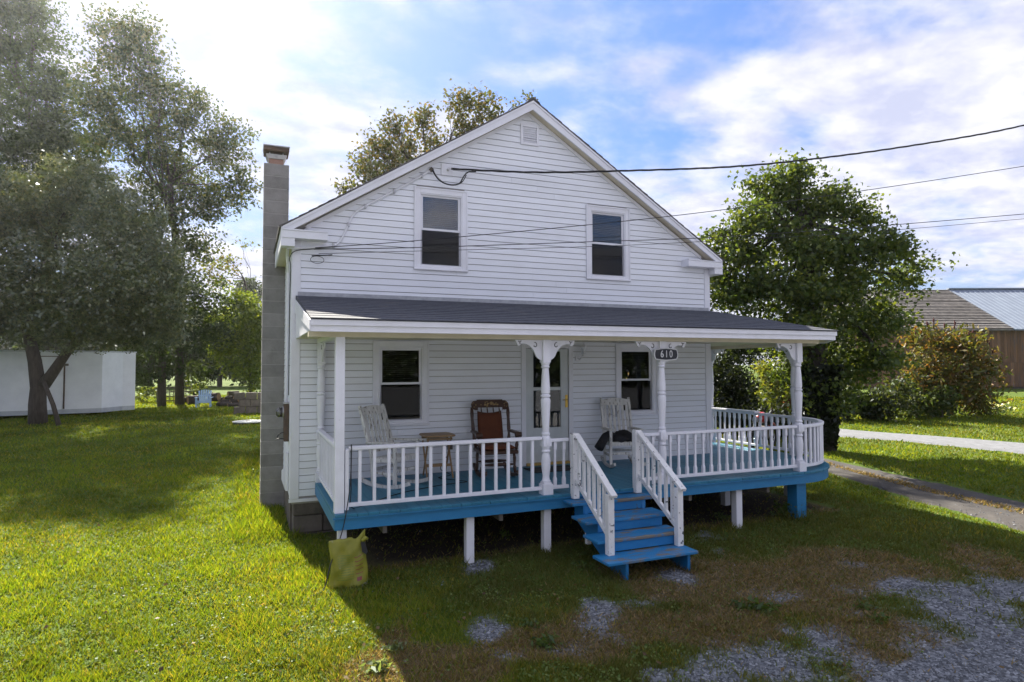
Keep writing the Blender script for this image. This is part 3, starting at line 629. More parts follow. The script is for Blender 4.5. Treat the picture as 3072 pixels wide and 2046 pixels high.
turned_post(8.97, 1.42, ((0, -1), )); turned_post(.40, -.10, ((0, -1), ))
MB().box(.335, .445, PY-.052, PY+.055, FZ+.001, 3.0).build('corner_post', 'porch_white', porch, bevel=.004)
MB().box(.455, .50, PY-.04, PY+.04, FZ+.03, 1.66).build('rail_post', 'porch_white', porch, bevel=.003)
# railings
def rail(a, b, n, top=1.70, bot=.985, style='square', ends=(.5, .5)):
    a, b = Vector(a), Vector(b); d = (b-a); ln = d.length; d.normalize()
    r = MB().bar(a+Vector((0, 0, top-.022)), b+Vector((0, 0, top-.022)), .075, .044).build('railing', 'porch_white', porch, bevel=.006)
    MB().bar(a+Vector((0, 0, bot+.018)), b+Vector((0, 0, bot+.018)), .05, .045).build('bottom_rail', 'porch_white', r, bevel=.004)
    p0 = None; s = .036
    sp = ln/(n-1+ends[0]+ends[1])
    for i in range(n):
        p = a+d*(sp*(ends[0]+i))
        if p0 is None:
            m = MB(); z0, z1 = bot+.0405, top-.0442
            if style == 'square': m.box(-s/2, s/2, -s/2, s/2, z0, z1)
            else:
                pr = [(.021, z0), (.021, z0+.09), (.0145, z0+.12), (.0145, z1-.13), (.021, z1-.10), (.021, z1)]; vs = []; fs = []
                for q, zz in pr: vs += [(-q, -q, zz), (q, -q, zz), (q, q, zz), (-q, q, zz)]
                for k in range(len(pr)-1):
                    for e in range(4): fs.append((4*k+e, 4*k+(e+1) % 4, 4*k+4+(e+1) % 4, 4*k+4+e))
                m.add(vs, fs)
            off = OFF[porch.name]; m.v = [tuple(Vector(q)+off) for q in m.v]
            p0 = m.build('baluster', 'porch_white', r); base = p0
            p0.location = p-Vector((0, 0, 0))-off
        else: share(base, r, p-OFF[porch.name])
    for c in r.children:
        if c.name.startswith('baluster'): c.location.z = -OFF[porch.name].z*1.0; c.rotation_euler = (0, 0, math.atan2(d.y, d.x))
    return r
rail((.39, -.16, 0), (.39, PY+.05, 0), 12)
rail((.50, PY, 0), (3.02, PY, 0), 14, ends=(.75, .75), top=1.69)
rail((3.155, PY, 0), (3.425, PY, 0), 2, top=1.655, style='turned')
rail((4.50, PY, 0), (4.905, PY, 0), 2, top=1.66, style='turned')
rail((5.035, PY, 0), (7.575, PY, 0), 17, top=1.66, style='turned')
rail((8.97, -.86, 0), (8.97, 1.36, 0), 15, top=1.66, style='turned')
MB().box(8.90, 9.06, .05, 1.34, 1.662, 1.69).build('rail_cap', 'trim', porch)
# curved railing round the corner
ax = AR-.09; pts = [(AC[0]+ax*math.cos(a), AC[1]+ax*math.sin(a)) for a in np.linspace(-math.pi/2+.05, -.05, 22)]
def ring(w, h, zc):
    m = MB(); vs = []; fs = []
    for (x_, y_) in pts:
        d = Vector((x_-AC[0], y_-AC[1])).normalized()
        for s_, t_ in ((-1, -1), (1, -1), (1, 1), (-1, 1)): vs.append((x_+d.x*s_*w/2, y_+d.y*s_*w/2, zc+t_*h/2))
    for i in range(len(pts)-1):
        for e in range(4): fs.append((4*i+e, 4*i+4+e, 4*i+4+(e+1) % 4, 4*i+(e+1) % 4))
    return m.add(vs, fs)
cr = ring(.08, .05, 1.637).build('curved_railing', 'porch_white', porch, 'auto', bevel=.006); ring(.05, .045, 1.003).build('bottom_rail', 'porch_white', cr, 'auto')
for a in np.linspace(-math.pi/2+.11, -.11, 15):
    px, py = AC[0]+ax*math.cos(a), AC[1]+ax*math.sin(a); MB().box(px-.018, px+.018, py-.018, py+.018, 1.026, 1.6115).build('baluster', 'porch_white', cr)
# porch roof
WALLP = [(.03, -.02), (W+.02, -.02), (W+.02, 2.6)]; EAVEP = [(.03, -2.56), (8.17, -2.56), (9.38, -1.35), (9.38, 2.6)]; ZW, ZE = 3.695, 3.185
def roofpt(s, t):                             # s along the eave 0..1, t from eave (0) to wall (1)
    e = [EAVEP[0], EAVEP[1], EAVEP[2], EAVEP[3]]; w_ = [WALLP[0], WALLP[1], WALLP[1], WALLP[2]]; k = min(2, int(s*3)); f = s*3-k
    ex, ey = e[k][0]+(e[k+1][0]-e[k][0])*f, e[k][1]+(e[k+1][1]-e[k][1])*f; wx, wy = w_[k][0]+(w_[k+1][0]-w_[k][0])*f, w_[k][1]+(w_[k+1][1]-w_[k][1])*f
    return ex+(wx-ex)*t, ey+(wy-ey)*t, ZE+(ZW-ZE)*t
SS = [0, .04, .08, .12, .16, .2, .24, .28, .32, 1/3, .42, .5, .58, 2/3, .8, 1.0]
def roof_band(t0, t1, lift0, lift1, thick, jitter=0):
    m = MB(); vs = []; n = len(SS)
    for s in SS:
        a = roofpt(min(s, .99999), t0); b = roofpt(min(s, .99999), t1); j = rb.uniform(-jitter, jitter)
        vs += [(a[0], a[1], a[2]+lift0+j), (b[0], b[1], b[2]+lift1), (a[0], a[1], a[2]+lift0+j-thick), (b[0], b[1], b[2]+lift1-thick)]
    fs = []
    for i in range(n-1):
        p, q = 4*i, 4*i+4; fs += [(p, q, q+1, p+1), (p+2, p+3, q+3, q+2), (p, p+2, q+2, q), (p+1, q+1, q+3, p+3)]
    fs += [(0, 1, 3, 2), (4*n-4, 4*n-2, 4*n-1, 4*n-3)]
    return m.add(vs, fs)
pr_ = roof_band(0, 1, 0, 0, .05).build('porch_roof', 'porch_shingle', porch)
nc = 13
for i in range(nc): roof_band(i/nc-.004 if i else -.012, (i+1)/nc, .011, .004, .009, .002).build('shingle_course', 'porch_shingle', pr_)
def eave_run(name, mat, out0, out1, z0, z1):
    pl = EAVEP; m = MB()
    def offs(o):
        return [(pl[0][0], pl[0][1]+o), (pl[1][0]-o*.41, pl[1][1]+o), (pl[2][0]-o, pl[2][1]+o*.41), (pl[3][0]-o, pl[3][1])]
    A, B = offs(out0), offs(out1); vs = []
    for i in range(4): vs += [(*A[i], z0), (*B[i], z0), (*B[i], z1), (*A[i], z1)]
    fs = []
    for i in range(3):
        for e in range(4): fs.append((4*i+e, 4*i+4+e, 4*i+4+(e+1) % 4, 4*i+(e+1) % 4))
    fs += [(0, 1, 2, 3), (15, 14, 13, 12)]
    return m.add(vs, fs).build(name, mat, porch)
eave_run('crown_moulding', 'porch_white', -.005, .05, 3.105, 3.168)
eave_run('fascia', 'porch_white', .018, .07, 3.035, 3.104)
eave_run('beam', 'soffit', .25, .37, 2.985, 3.05)
MB().add([(.05, -2.5, 3.052), (8.13, -2.5, 3.052), (9.3, -1.33, 3.052), (9.3, 2.55, 3.052), (W+.03, 2.55, 3.052), (W+.03, -.045, 3.052), (.05, -.045, 3.052)]+[(.05, -2.5, 3.07), (8.13, -2.5, 3.07), (9.3, -1.33, 3.07), (9.3, 2.55, 3.07), (W+.03, 2.55, 3.07), (W+.03, -.045, 3.07), (.05, -.045, 3.07)],
         [(6, 5, 4, 3, 2, 1, 0), (7, 8, 9, 10, 11, 12, 13)]).build('ceiling', 'soffit', porch)
for y0, y1 in ((.03, .055), ):                # triangular end boards of the porch roof
    MB().prism([(-2.52, 3.05), (-.05, 3.05), (-.05, 3.64), (-2.52, 3.13)], lambda u, v, t: (t, u, v), .034, .056).build('gable_end', 'porch_white', porch)
MB().prism([(-2.555, 3.05), (-.03, 3.44), (-.03, 3.64), (-2.555, 3.165)], lambda u, v, t: (t, u, v), .018, .033).build('rake_board', 'porch_white', porch)
MB().box(.34, .44, -2.2, -.05, 2.985, 3.05).build('beam', 'porch_white', porch)
# ------------------------------------------------------------------ steps
steps = thing('porch_steps', 'bright blue wooden porch steps with peeling white handrails', 'steps', (3.9, -2.9, .14))
TR = [(3.28, 4.52, -2.66, -2.37, .850), (3.26, 4.50, -3.03, -2.64, .70), (3.24, 4.49, -3.34, -2.98, .545), (3.19, 4.46, -3.66, -3.30, .385)]
for i, (x0, x1, y0, y1, zt) in enumerate(TR):
    MB().box(x0, x1, y0, y1, zt-.036, zt).build('tread', 'tread_blue', steps, bevel=.006)
    if i < 3:
        yb = y0+.02
        MB().box(3.44, 4.40, yb, yb+.022, zt-.145, zt-.037).build('riser', 'riser_blue', steps)
for xx in (3.46, 4.34):
    MB().prism([(-2.36, .81), (-2.36, .60), (-3.42, .10), (-3.60, .10), (-3.60, .348), (-3.32, .348), (-3.30, .508), (-3.0, .508), (-2.99, .663), (-2.66, .663), (-2.64, .81)], lambda u, v, t: (t, u, v), xx, xx+.04).build('stringer', 'riser_blue', steps)
for sg, xt, xb in ((-1, 3.45, 3.385), (1, 4.435, 4.385)):
    MB().box(xt-.045, xt+.045, -2.44, -2.345, FZ-.06, 1.728).build('newel', 'stair_white', steps, bevel=.004)
    MB().box(xb-.042, xb+.042, -3.42, -3.335, .386, 1.10).build('newel', 'stair_white', steps, bevel=.004)
    a, b = Vector((xt+.02, -2.40, 1.715)), Vector((xb+.01, -3.47, 1.085))
    MB().bar(a, b, .085, .042).build('handrail', 'stair_white', steps, bevel=.005)
    a2, b2 = Vector((xt, -2.445, 1.105)), Vector((xb, -3.335, .62))
    MB().bar(a2, b2, .042, .062).build('lower_rail', 'stair_white', steps, bevel=.004)
    MB().box(xb+.05 if sg > 0 else xt+.055, (xb+.05 if sg > 0 else xt+.055)+.06, -2.62, -2.56, .30, .66).build('brace', 'stair_white', steps)
    for i in range(6):
        t = (i+.6)/6.2; p = a2.lerp(b2, t); tt = (p.y-a.y)/(b.y-a.y); q = a.lerp(b, tt)
        MB().box(p.x-.017, p.x+.017, p.y-.02, p.y+.02, p.z+.02, q.z-.02).build('baluster', 'stair_white', steps)
# ------------------------------------------------------------------ house number plaque and wall lantern
pq = thing('house_number_plaque', 'black oval-sided plaque with white border reading 610 on a porch post', 'sign', (4.97, PY-.085, 2.70))
o_ = [(-.19, -.072), (-.10, -.086), (0, -.092), (.10, -.086), (.19, -.072), (.205, -.035), (.21, 0), (.205, .035), (.19, .072), (.10, .086), (0, .092), (-.10, .086), (-.19, .072), (-.205, .035), (-.21, 0), (-.205, -.035)]
pf = lambda s: (lambda u, v, t: (5.0+u*s, t, 2.796+v*s))
MB().prism(o_, pf(1.0), PY-.085, PY-.060).build('border', 'plaque_white', pq)
MB().prism([(u*.93, v*.86) for u, v in o_], pf(1.0), PY-.089, PY-.0845).build('face', 'plaque_black', pq)
for i, ch_ in enumerate('610'):
    cu = bpy.data.curves.new('digit', 'FONT'); cu.body = ch_; cu.size = .145; cu.extrude = .003; cu.align_x = 'CENTER'; cu.align_y = 'CENTER'
    to = bpy.data.objects.new('tmp', cu); col.objects.link(to); bpy.context.view_layer.update()
    dm = bpy.data.meshes.new_from_object(to.evaluated_get(bpy.context.evaluated_depsgraph_get())); bpy.data.objects.remove(to)
    d_ = _obj('digit', dm, pq, 'plaque_white'); d_.rotation_euler = (math.pi/2, 0, 0); d_.location = Vector((5.0+(i-1)*.078, PY-.092, 2.796))-OFF[pq.name]; d_.scale = (.82, 1, 1)
lt = thing('wall_lantern', 'white coach lantern mounted on the clapboards beside the door', 'lamp', (4.84, -.02, 2.72))
MB().tube([(4.80, -.025, 2.76), (4.80, -.04, 2.76)], .055, 12).tube([(4.80, -.04, 2.76), (4.80, -.10, 2.745), (4.815, -.15, 2.78), (4.83, -.15, 2.81)], .010, 6).build('bracket_arm', 'trim', lt)
cx, cy = 4.85, -.15
MB().lathe(cx, cy, [(.035, 2.805), (.042, 2.815), (.040, 2.825)], 6).lathe(cx, cy, [(.062, 2.955), (.066, 2.962), (.045, 2.99), (.018, 3.005), (.010, 3.02), (.014, 3.03), (.004, 3.045)], 8).build('cap', 'trim', lt)
MB().lathe(cx, cy, [(.038, 2.826), (.054, 2.954)], 6).build('glass', 'lamp_glass', lt); MB().tube([(cx, cy, 2.826), (cx, cy, 2.88)], [.012, .018], 8).build('bulb', 'plaque_white', lt)
for k in range(6):
    a = k*math.pi/3; MB().bar((cx+.040*math.cos(a), cy+.040*math.sin(a), 2.825), (cx+.057*math.cos(a), cy+.057*math.sin(a), 2.957), .006, .006).build('bar', 'trim', lt)
# warm bulbs seen inside the right ground-floor window
sl = thing('string_light', 'small warm glowing bulbs on a cord inside the ground floor window', 'light', (6.2, .5, 2.6))
MB().tube([(5.75, .55, 2.95), (6.0, .5, 2.30), (6.14, .5, 2.34), (6.22, .5, 2.40), (6.35, .5, 2.75)], .003, 5).build('cord', 'cable', sl)
for p in ((6.0, .5, 2.27), (6.155, .5, 2.37), (6.20, .5, 2.47)): MB().lathe(p[0], p[1], [(.004, p[2]-.022), (.014, p[2]-.010), (.013, p[2]+.006), (.006, p[2]+.02)], 8).build('bulb', 'bulb', sl)
# ------------------------------------------------------------------ rocking chairs
def slat_rocker(loc, rz, label, slats=6):
    t = thing('rocking_chair', label, 'rocking chair', loc, rz, None, True); M_ = 'peeling'; w = .25
    for s in (-1, 1):                                                 # rockers
        pts = [(s*w, .46-.92*i/12, .012+.055*((i-6)/6)**2*1.6) for i in range(13)]; m = MB()
        for i in range(12): m.bar(pts[i], pts[i+1], .034, .052)
        m.build('rocker', M_, t)
        MB().bar((s*w, -.20, .05), (s*w, -.21, .63), .045, .045, (0, 1, 0)).build('leg', M_, t, bevel=.004)
        MB().bar((s*w, .20, .05), (s*w, .23, .46), .040, .040, (0, 1, 0)).build('leg', M_, t, bevel=.004)
        MB().bar((s*w, .225, .44), (s*(w+.0), .46, 1.14), .040, .045, (0, 1, 0)).build('back_post', M_, t, bevel=.004)
        MB().bar((s*(w+.01), -.28, .64), (s*(w+.01), .30, .62), .085, .026).build('arm', M_, t, bevel=.006)
        MB().bar((s*w, -.20, .20), (s*w, .205, .20), .03, .03).build('stretcher', M_, t)
        MB().bar((s*w, -.21, .40), (s*w, .225, .37), .03, .055).build('seat_rail', M_, t)
    for y, z0 in ((-.20, .24), (.205, .24)): MB().bar((-w, y, z0), (w, y, z0), .03, .04).build('stretcher', M_, t)
    MB().bar((-w, -.215, .40), (w, -.215, .40), .045, .05).build('seat_rail', M_, t)
    for i in range(7): MB().bar((-w+.03+i*(2*w-.06)/6, -.235, .432), (-w+.03+i*(2*w-.06)/6, .23, .400), .062, .016).build('seat_slat', M_, t)
    c = MB(); n = 8                                                    # crest rail, bowed upper edge
    top = [(-w+2*w*i/n, 1.105+.035*math.sin(math.pi*i/n)) for i in range(n+1)]
    c.prism([(u, v) for u, v in top]+[(w, 1.01), (-w, 1.01)], lambda u, v, q: (u, .36+(v-.86)*.335+q, v), -.012, .012).build('crest_rail', M_, t)
    MB().bar((-w, .265, .50), (w, .265, .50), .022, .05).build('back_rail', M_, t)
    for i in range(slats): 
        u = -w+.055+(2*w-.11)*i/(slats-1); MB().bar((u, .27, .51), (u, .405, 1.02), .044, .012, (0, 1, 0)).build('back_slat', M_, t)
    return t
slat_rocker((1.37, -.80, FZ), R_(38), 'peeling white slat-back rocking chair beside the wooden folding table')
slat_rocker((5.30, -.66, FZ), R_(-17), 'peeling white slat-back rocking chair with a black jacket on its seat')
# upholstered brown rocker
bc = thing('rocking_chair', 'dark brown turned rocking chair with rust upholstered back and gold stencilled crest', 'rocking chair', (2.98, -.66, FZ), R_(-8), None, True)
for s in (-1, 1):
    pts = [(s*.25, .46-.90*i/12, .015+.10*((i-6)/6)**2) for i in range(13)]; m = MB()
    for i in range(12): m.bar(pts[i], pts[i+1], .04, .055)
    m.build('rocker', 'walnut', bc)
    for y0, y1 in ((-.20, -.22), (.18, .20)): MB().tube([(s*.27, y0, .05), (s*.262, y0*.99, .10), (s*.258, y0, .16), (s*.255, y0, .18), (s*.25, y1, .30), (s*.245, y1, .36)], [.016, .024, .028, .018, .026, .018], 10).build('leg', 'walnut', bc, True)
    MB().tube([(s*.27, .22, .42), (s*.285, .27, .55), (s*.292, .29, .62), (s*.295, .31, .70), (s*.30, .36, .86), (s*.30, .38, .95), (s*.30, .40, 1.04)], [.024, .030, .019, .031, .024, .030, .022], 10).build('back_post', 'walnut', bc, True)
    MB().tube([(s*.285, -.20, .42), (s*.29, -.20, .50), (s*.295, -.20, .54), (s*.30, -.20, .60), (s*.30, -.20, .655)], [.020, .028, .017, .028, .020], 10).build('arm_post', 'walnut', bc, True)
    MB().bar((s*.305, .30, .67), (s*.31, -.20, .675), .075, .035).tube([(s*.31-.05, -.23, .655), (s*.31+.05, -.23, .655)], .042, 12).build('arm', 'walnut', bc, bevel=.006)
for y in (-.21, .19): MB().tube([(-.25, y, .20), (-.12, y, .20), (0, y, .20), (.12, y, .20), (.25, y, .20)], [.012, .022, .028, .022, .012], 10).build('stretcher', 'walnut', bc, True)
MB().box(-.30, .30, -.29, .27, .365, .42).build('seat', 'walnut', bc, bevel=.012)
cr_ = MB().prism([(-.215, 1.165), (.215, 1.165), (.215, 1.04), (-.215, 1.04)], lambda u, v, q: (u, .33+(v-.9)*.36+q, v), -.016, .016).build('crest_rail', 'walnut', bc, bevel=.004)
for s in (-1, 1):
    pts = [(s*(.235+.075*math.cos(a)), 1.075+.075*math.sin(a)) for a in np.linspace(-math.pi/2-.4, math.pi/2, 12)]
    MB().prism([(s*.205, 1.15), (s*.205, .99)]+pts, lambda u, v, q: (u, .33+(v-.9)*.36+q, v), -.017, .017).build('crest_scroll', 'walnut', cr_)
srn = random.Random(4)
for k in range(26):
    u = srn.gauss(0, .075); v = 1.10+srn.gauss(0, .018); r = srn.uniform(.007, .014)
    if abs(u) > .18 or abs(v-1.10) > .045: continue
    MB().prism([(u+r*math.cos(a)*1.3, v+r*math.sin(a)) for a in np.linspace(0, 2*math.pi, 7)[:-1]], lambda u_, v_, q: (u_, .33+(v_-.9)*.36+q, v_), -.0195, -.0163).build('stencil_leaf', 'stencil', cr_)
for s in (-1, 1):
    for k in range(7):
        a = srn.uniform(0, 6.28); u = s*.265+.03*math.cos(a); v = 1.085+.035*math.sin(a); r = .008
        MB().prism([(u+r*math.cos(b), v+r*math.sin(b)) for b in np.linspace(0, 2*math.pi, 6)[:-1]], lambda u_, v_, q: (u_, .33+(v_-.9)*.36+q, v_), -.0205, -.0173).build('stencil_leaf', 'stencil', cr_)
for i in range(4): MB().tube([(-.15+i*.1, .335, .95), (-.15+i*.1, .365, 1.0), (-.15+i*.1, .385, 1.045)], [.008, .012, .007], 8).build('spindle', 'walnut', bc)
def pillow(parent, name, mat, W0, H0, T, frame, n=10, bow=0.0):
    m = MB(); vs = []; fs = []
    for sgn in (-1, 1):
        for i in range(n+1):
            for j in range(n+1):
                u, v = i/n*2-1, j/n*2-1; e = (1-abs(u)**4)*(1-abs(v)**4); vs.append(frame(u*W0/2*(1-.03*v*v), v*H0/2+(bow*(u*u-1) if v > .6 else 0)*(v-.6)/.4, sgn*T*(.25+.75*math.sqrt(max(e, 0)))))
    st = (n+1)**2
    for i in range(n):
        for j in range(n):
            a = i*(n+1)+j; b = a+n+1
            fs.append((a, a+1, b+1, b)); fs.append((st+a, st+b, st+b+1, st+a+1))
    edge = [i*(n+1) for i in range(n+1)]+[n*(n+1)+j for j in range(1, n+1)]+[i*(n+1)+n for i in range(n-1, -1, -1)]+[j for j in range(n-1, 0, -1)]
    for k in range(len(edge)):
        a, b = edge[k], edge[(k+1) % len(edge)]; fs.append((a, b, st+b, st+a))
    return m.add(vs, fs).build(name, mat, parent, True)
pillow(bc, 'back_cushion', 'cushion', .41, .56, .03, lambda u, v, t: (u, .275+(v+.28)*.31+t, .70+v), bow=.03)
pillow(bc, 'seat_cushion', 'cushion', .52, .50, .045, lambda u, v, t: (u, v-.01, .455+t))
# black jacket on the right chair
jk = thing('jacket', 'black jacket bundled on the seat of the peeling rocking chair', 'jacket', (5.30, -.66, FZ), R_(-17), None, True)
m = MB(); n = 14; vs = []; jr = random.Random(2)
for i in range(n+1):
    for j in range(n+1):
        u, v = i/n*2-1, j/n*2-1; e = max(0, 1-abs(u)**2.6)*max(0, 1-abs(v)**2.6)
        vs.append((u*.24+.03*math.sin(v*4), v*.22-.02, .445+.17*math.sqrt(e)*(.65+.3*math.sin(u*4+v*3))+.02*math.sin(7*u+5*v)))
fs = [(i*(n+1)+j, (i+1)*(n+1)+j, (i+1)*(n+1)+j+1, i*(n+1)+j+1) for i in range(n) for j in range(n)]
b0 = len(vs); vs += [(x_, y_, .437) for x_, y_, z_ in vs]
fs += [(b0+a, b0+d, b0+c, b0+b) for a, b, c, d in fs]
jb = m.add(vs, fs).build('body', 'jacket', jk, True)
MB().tube([(-.16, -.10, .52), (-.25, -.12, .56), (-.33, -.16, .52), (-.41, -.22, .42), (-.47, -.26, .34)], [.05, .065, .07, .075, .08], 10).build('sleeve', 'jacket', jk, True)
# folding tray table
tt = thing('folding_table', 'small wooden folding tray table between two rocking chairs', 'table', (2.11, -.40, FZ), R_(-2), None, True)
MB().prism([(-.24, -.17), (-.19, -.23), (.19, -.23), (.24, -.17), (.24, .17), (.19, .23), (-.19, .23), (-.24, .17)], lambda u, v, t: (u*1.02, v*1.05, t), .635, .662).build('top', 'pine', tt, bevel=.006)
for s in (-1, 1):
    MB().bar((s*.20, -.20, .0), (s*.20, .17, .634), .018, .035, (0, 1, 0)).build('leg', 'pine', tt); MB().bar((s*.175, .20, .0), (s*.175, -.17, .634), .018, .035, (0, 1, 0)).build('leg', 'pine', tt)
MB().bar((-.20, -.09, .19), (.20, -.09, .19), .016, .04).build('stretcher', 'pine', tt); MB().bar((-.175, .10, .17), (.175, .10, .17), .016, .04).build('stretcher', 'pine', tt)
for y_ in (.15, -.15): MB().bar((-.20, y_, .60), (.20, y_, .60), .02, .03).build('apron', 'pine', tt)
# door mat
dm_ = thing('door_mat', 'dark doormat lying in front of the storm door', 'mat', (4.05, -.50, FZ+.003), R_(0), None, True)
MB().box(-.42, .42, -.24, .24, 0, .011).build('pile', 'mat_dark', dm_, bevel=.004); MB().box(-.40, .40, -.22, -.20, .011, .014).box(-.40, .40, .20, .22, .011, .014).build('border', 'black', dm_)
# ------------------------------------------------------------------ extension cord over the railing
def spline(pts, n=8):
    out = []; P = [Vector(p) for p in pts]; P = [P[0]]+P+[P[-1]]
    for i in range(1, len(P)-2):
        for k in range(n):
            t = k/n; a, b, c, d = P[i-1], P[i], P[i+1], P[i+2]
            out.append(.5*((2*b)+(c-a)*t+(2*a-5*b+4*c-d)*t*t+(3*b-a-3*c+d)*t**3))
    out.append(P[-2]); return out
cd_ = MB().tube(spline([(2.43, -.055, 1.33), (2.36, -.12, 1.20), (2.22, -.2, FZ+.09), (2.34, -.35, FZ+.008), (2.1, -.52, FZ+.008), (2.30, -.85, FZ+.008), (2.38, -1.02, FZ+.008), (1.95, -1.12, FZ+.008), (1.3, -1.45, FZ+.008), (.80, -1.92, FZ+.008), (.56, -2.12, FZ+.02), (.54, -2.19, 1.20), (.535, -2.205, 1.55), (.53, -2.24, 1.702), (.525, -2.30, 1.65), (.515, -2.305, 1.3), (.46, -2.39, .97), (.40, -2.40, .70), (.27, -2.50, .40), (.20, -2.55, .17), (.05, -2.7, .15)]), .006, 6).build('extension_cord', 'cable', None, True)
tag(cd_, 'thin black extension cord running across the blue deck and over the railing', 'cord')
# ------------------------------------------------------------------ yellow feed bag
bag = thing('feed_bag', 'dirty yellow plastic feed bag slumped against the porch corner post', 'bag', (.47, -2.47, .12), R_(-4), None, True)
m = MB(); nu, nv = 16, 20; vs = []; fs = []
def bagpt(u, v, s):                               # u across -1..1, v up 0..1, s front/back
    wdt = .205*(1.04-.09*v)+.008*math.sin(v*7+1); th = .075*(1-v**1.8*.86)*(1-.2*u*u)+.004
    ex = (1-abs(u)**6)**.5; crump = .006*math.sin(u*9+v*7)+.006*math.sin(v*17-u*6)+.005*math.sin(u*19+v*4)+.012*math.sin(v*3.2)*u
    top = .535+.015*u+.085*max(0, u-.66)/.34-.02*math.exp(-((u-.45)/.15)**2)
    return (u*wdt+.012*math.sin(v*5), s*th*ex*(1+.15*math.sin(u*4+v*9))+crump+.03*v, v*top+.004*math.sin(u*11)*v+.01)
for s in (-1, 1):
    for i in range(nu+1):
        for j in range(nv+1): vs.append(bagpt(i/nu*2-1, j/nv, s))
st = (nu+1)*(nv+1)
for i in range(nu):
    for j in range(nv):
        a = i*(nv+1)+j; b = a+nv+1; fs.append((a, b, b+1, a+1)); fs.append((st+a, st+a+1, st+b+1, st+b))
for i in range(nu):
    a = i*(nv+1); b = a+nv+1; fs.append((a, st+a, st+b, b)); a += nv; b += nv; fs.append((a, b, st+b, st+a))
m.add(vs, fs).build('sack', 'yellow_bag', bag, True)
def decal(name, mat, u0, u1, v0, v1, lift=.0035, n=6):
    m = MB(); vs = []
    for i in range(n+1):
        for j in range(n+1):
            p = bagpt(u0+(u1-u0)*i/n, v0+(v1-v0)*j/n, -1); vs.append((p[0], p[1]-lift, p[2]))
    m.add(vs, [(i*(n+1)+j, (i+1)*(n+1)+j, (i+1)*(n+1)+j+1, i*(n+1)+j+1) for i in range(n) for j in range(n)]).build(name, mat, bag, True)
for k in range(11): decal('print_line', 'bag_print', -.60, .22, .18+k*.048, .195+k*.048, n=5)
for k in range(5): decal('print_line', 'bag_red', .34, .74+.02*k, .27+k*.085, .285+k*.085, n=4)
decal('print_patch', 'bag_red', .40, .66, .14, .21, n=3)
MB().add([(.135, -.035, .50), (.15, -.055, .40), (.20, -.05, .36), (.215, -.04, .40), (.175, -.03, .52)], [(0, 1, 2, 3, 4)]).build('opening', 'black', bag)
MB().tube([(.15, -.03, .515), (.19, -.025, .545), (.215, -.015, .53)], [.02, .03, .015], 8).build('torn_flap', 'yellow_bag', bag, True)
# ------------------------------------------------------------------ electric meter, conduit and cables
em = thing('electric_meter', 'grey electric meter with glass dome on the side wall by the corner', 'meter', (-.08, .55, 1.75))
MB().box(-.095, -.023, .42, .62, 1.48, 2.06).build('box', 'iron_brown', em, bevel=.006)
MB().tube([(-.095, .52, 1.93), (-.115, .52, 1.93)], .085, 16).build('ring', 'galv', em); MB().tube([(-.1155, .52, 1.93), (-.18, .52, 1.93), (-.205, .52, 1.93)], [.078, .075, .05], 16).build('dome', 'lamp_glass', em, True); MB().tube([(-.116, .52, 1.93), (-.16, .52, 1.93)], .055, 12).build('dial', 'weathered', em)
MB().box(-.105, -.024, .40, .64, 2.06, 2.085).build('hood', 'galv', em)
MB().tube([(-.06, .52, 2.085), (-.055, .50, 3.2), (-.05, .42, 4.10), (-.085, .20, 4.33), (-.085, -.02, 4.40)], .022, 8).build('riser_pipe', 'trim', em)
MB().tube(spline([(-.09, .46, 1.62), (-.16, .45, 1.60), (-.19, .44, 1.55)], 5), .008, 5).tube(spline([(-.09, .46, 1.52), (-.17, .45, 1.53), (-.21, .44, 1.51)], 5), .008, 5).build('loose_wire', 'cable', em)
MB().box(-.06, -.024, .44, .60, .72, 1.30).prism([(-.11, 1.0), (-.024, 1.10), (-.024, .70), (-.06, .70), (-.11, .86)], lambda u, v, t: (u, t, v), .66, .70).build('cover_board', 'trim', em)
cn = MB(); PC = [(2.10, -.045, 5.83), (1.63, -.045, 5.506), (1.043, -.045, 5.133), (.87, -.045, 4.99), (.787, -.045, 4.824), (.70, -.045, 4.62), (.63, -.045, 4.52), (.548, -.045, 4.479), (.18, -.045, 4.425), (-.06, -.055, 4.40)]
cno = thing('service_conduit', 'white service cable clipped diagonally up the gable clapboards', 'conduit', (1.0, -.045, 4.9))
MB().tube(spline(PC, 6), .017, 8).build('cable_run', 'trim', cno, True)
for p in ((1.95, 5.725), (1.50, 5.42), (1.043, 5.135), (.787, 4.825), (.565, 4.487)): MB().box(p[0]-.016, p[0]+.016, -.068, -.022, p[1]-.03, p[1]+.03).build('clip', 'galv', cno)
MB().bar((2.085, -.045, 5.815), (2.125, -.06, 5.86), .05, .05).build('weather_head', 'weathered', cno)
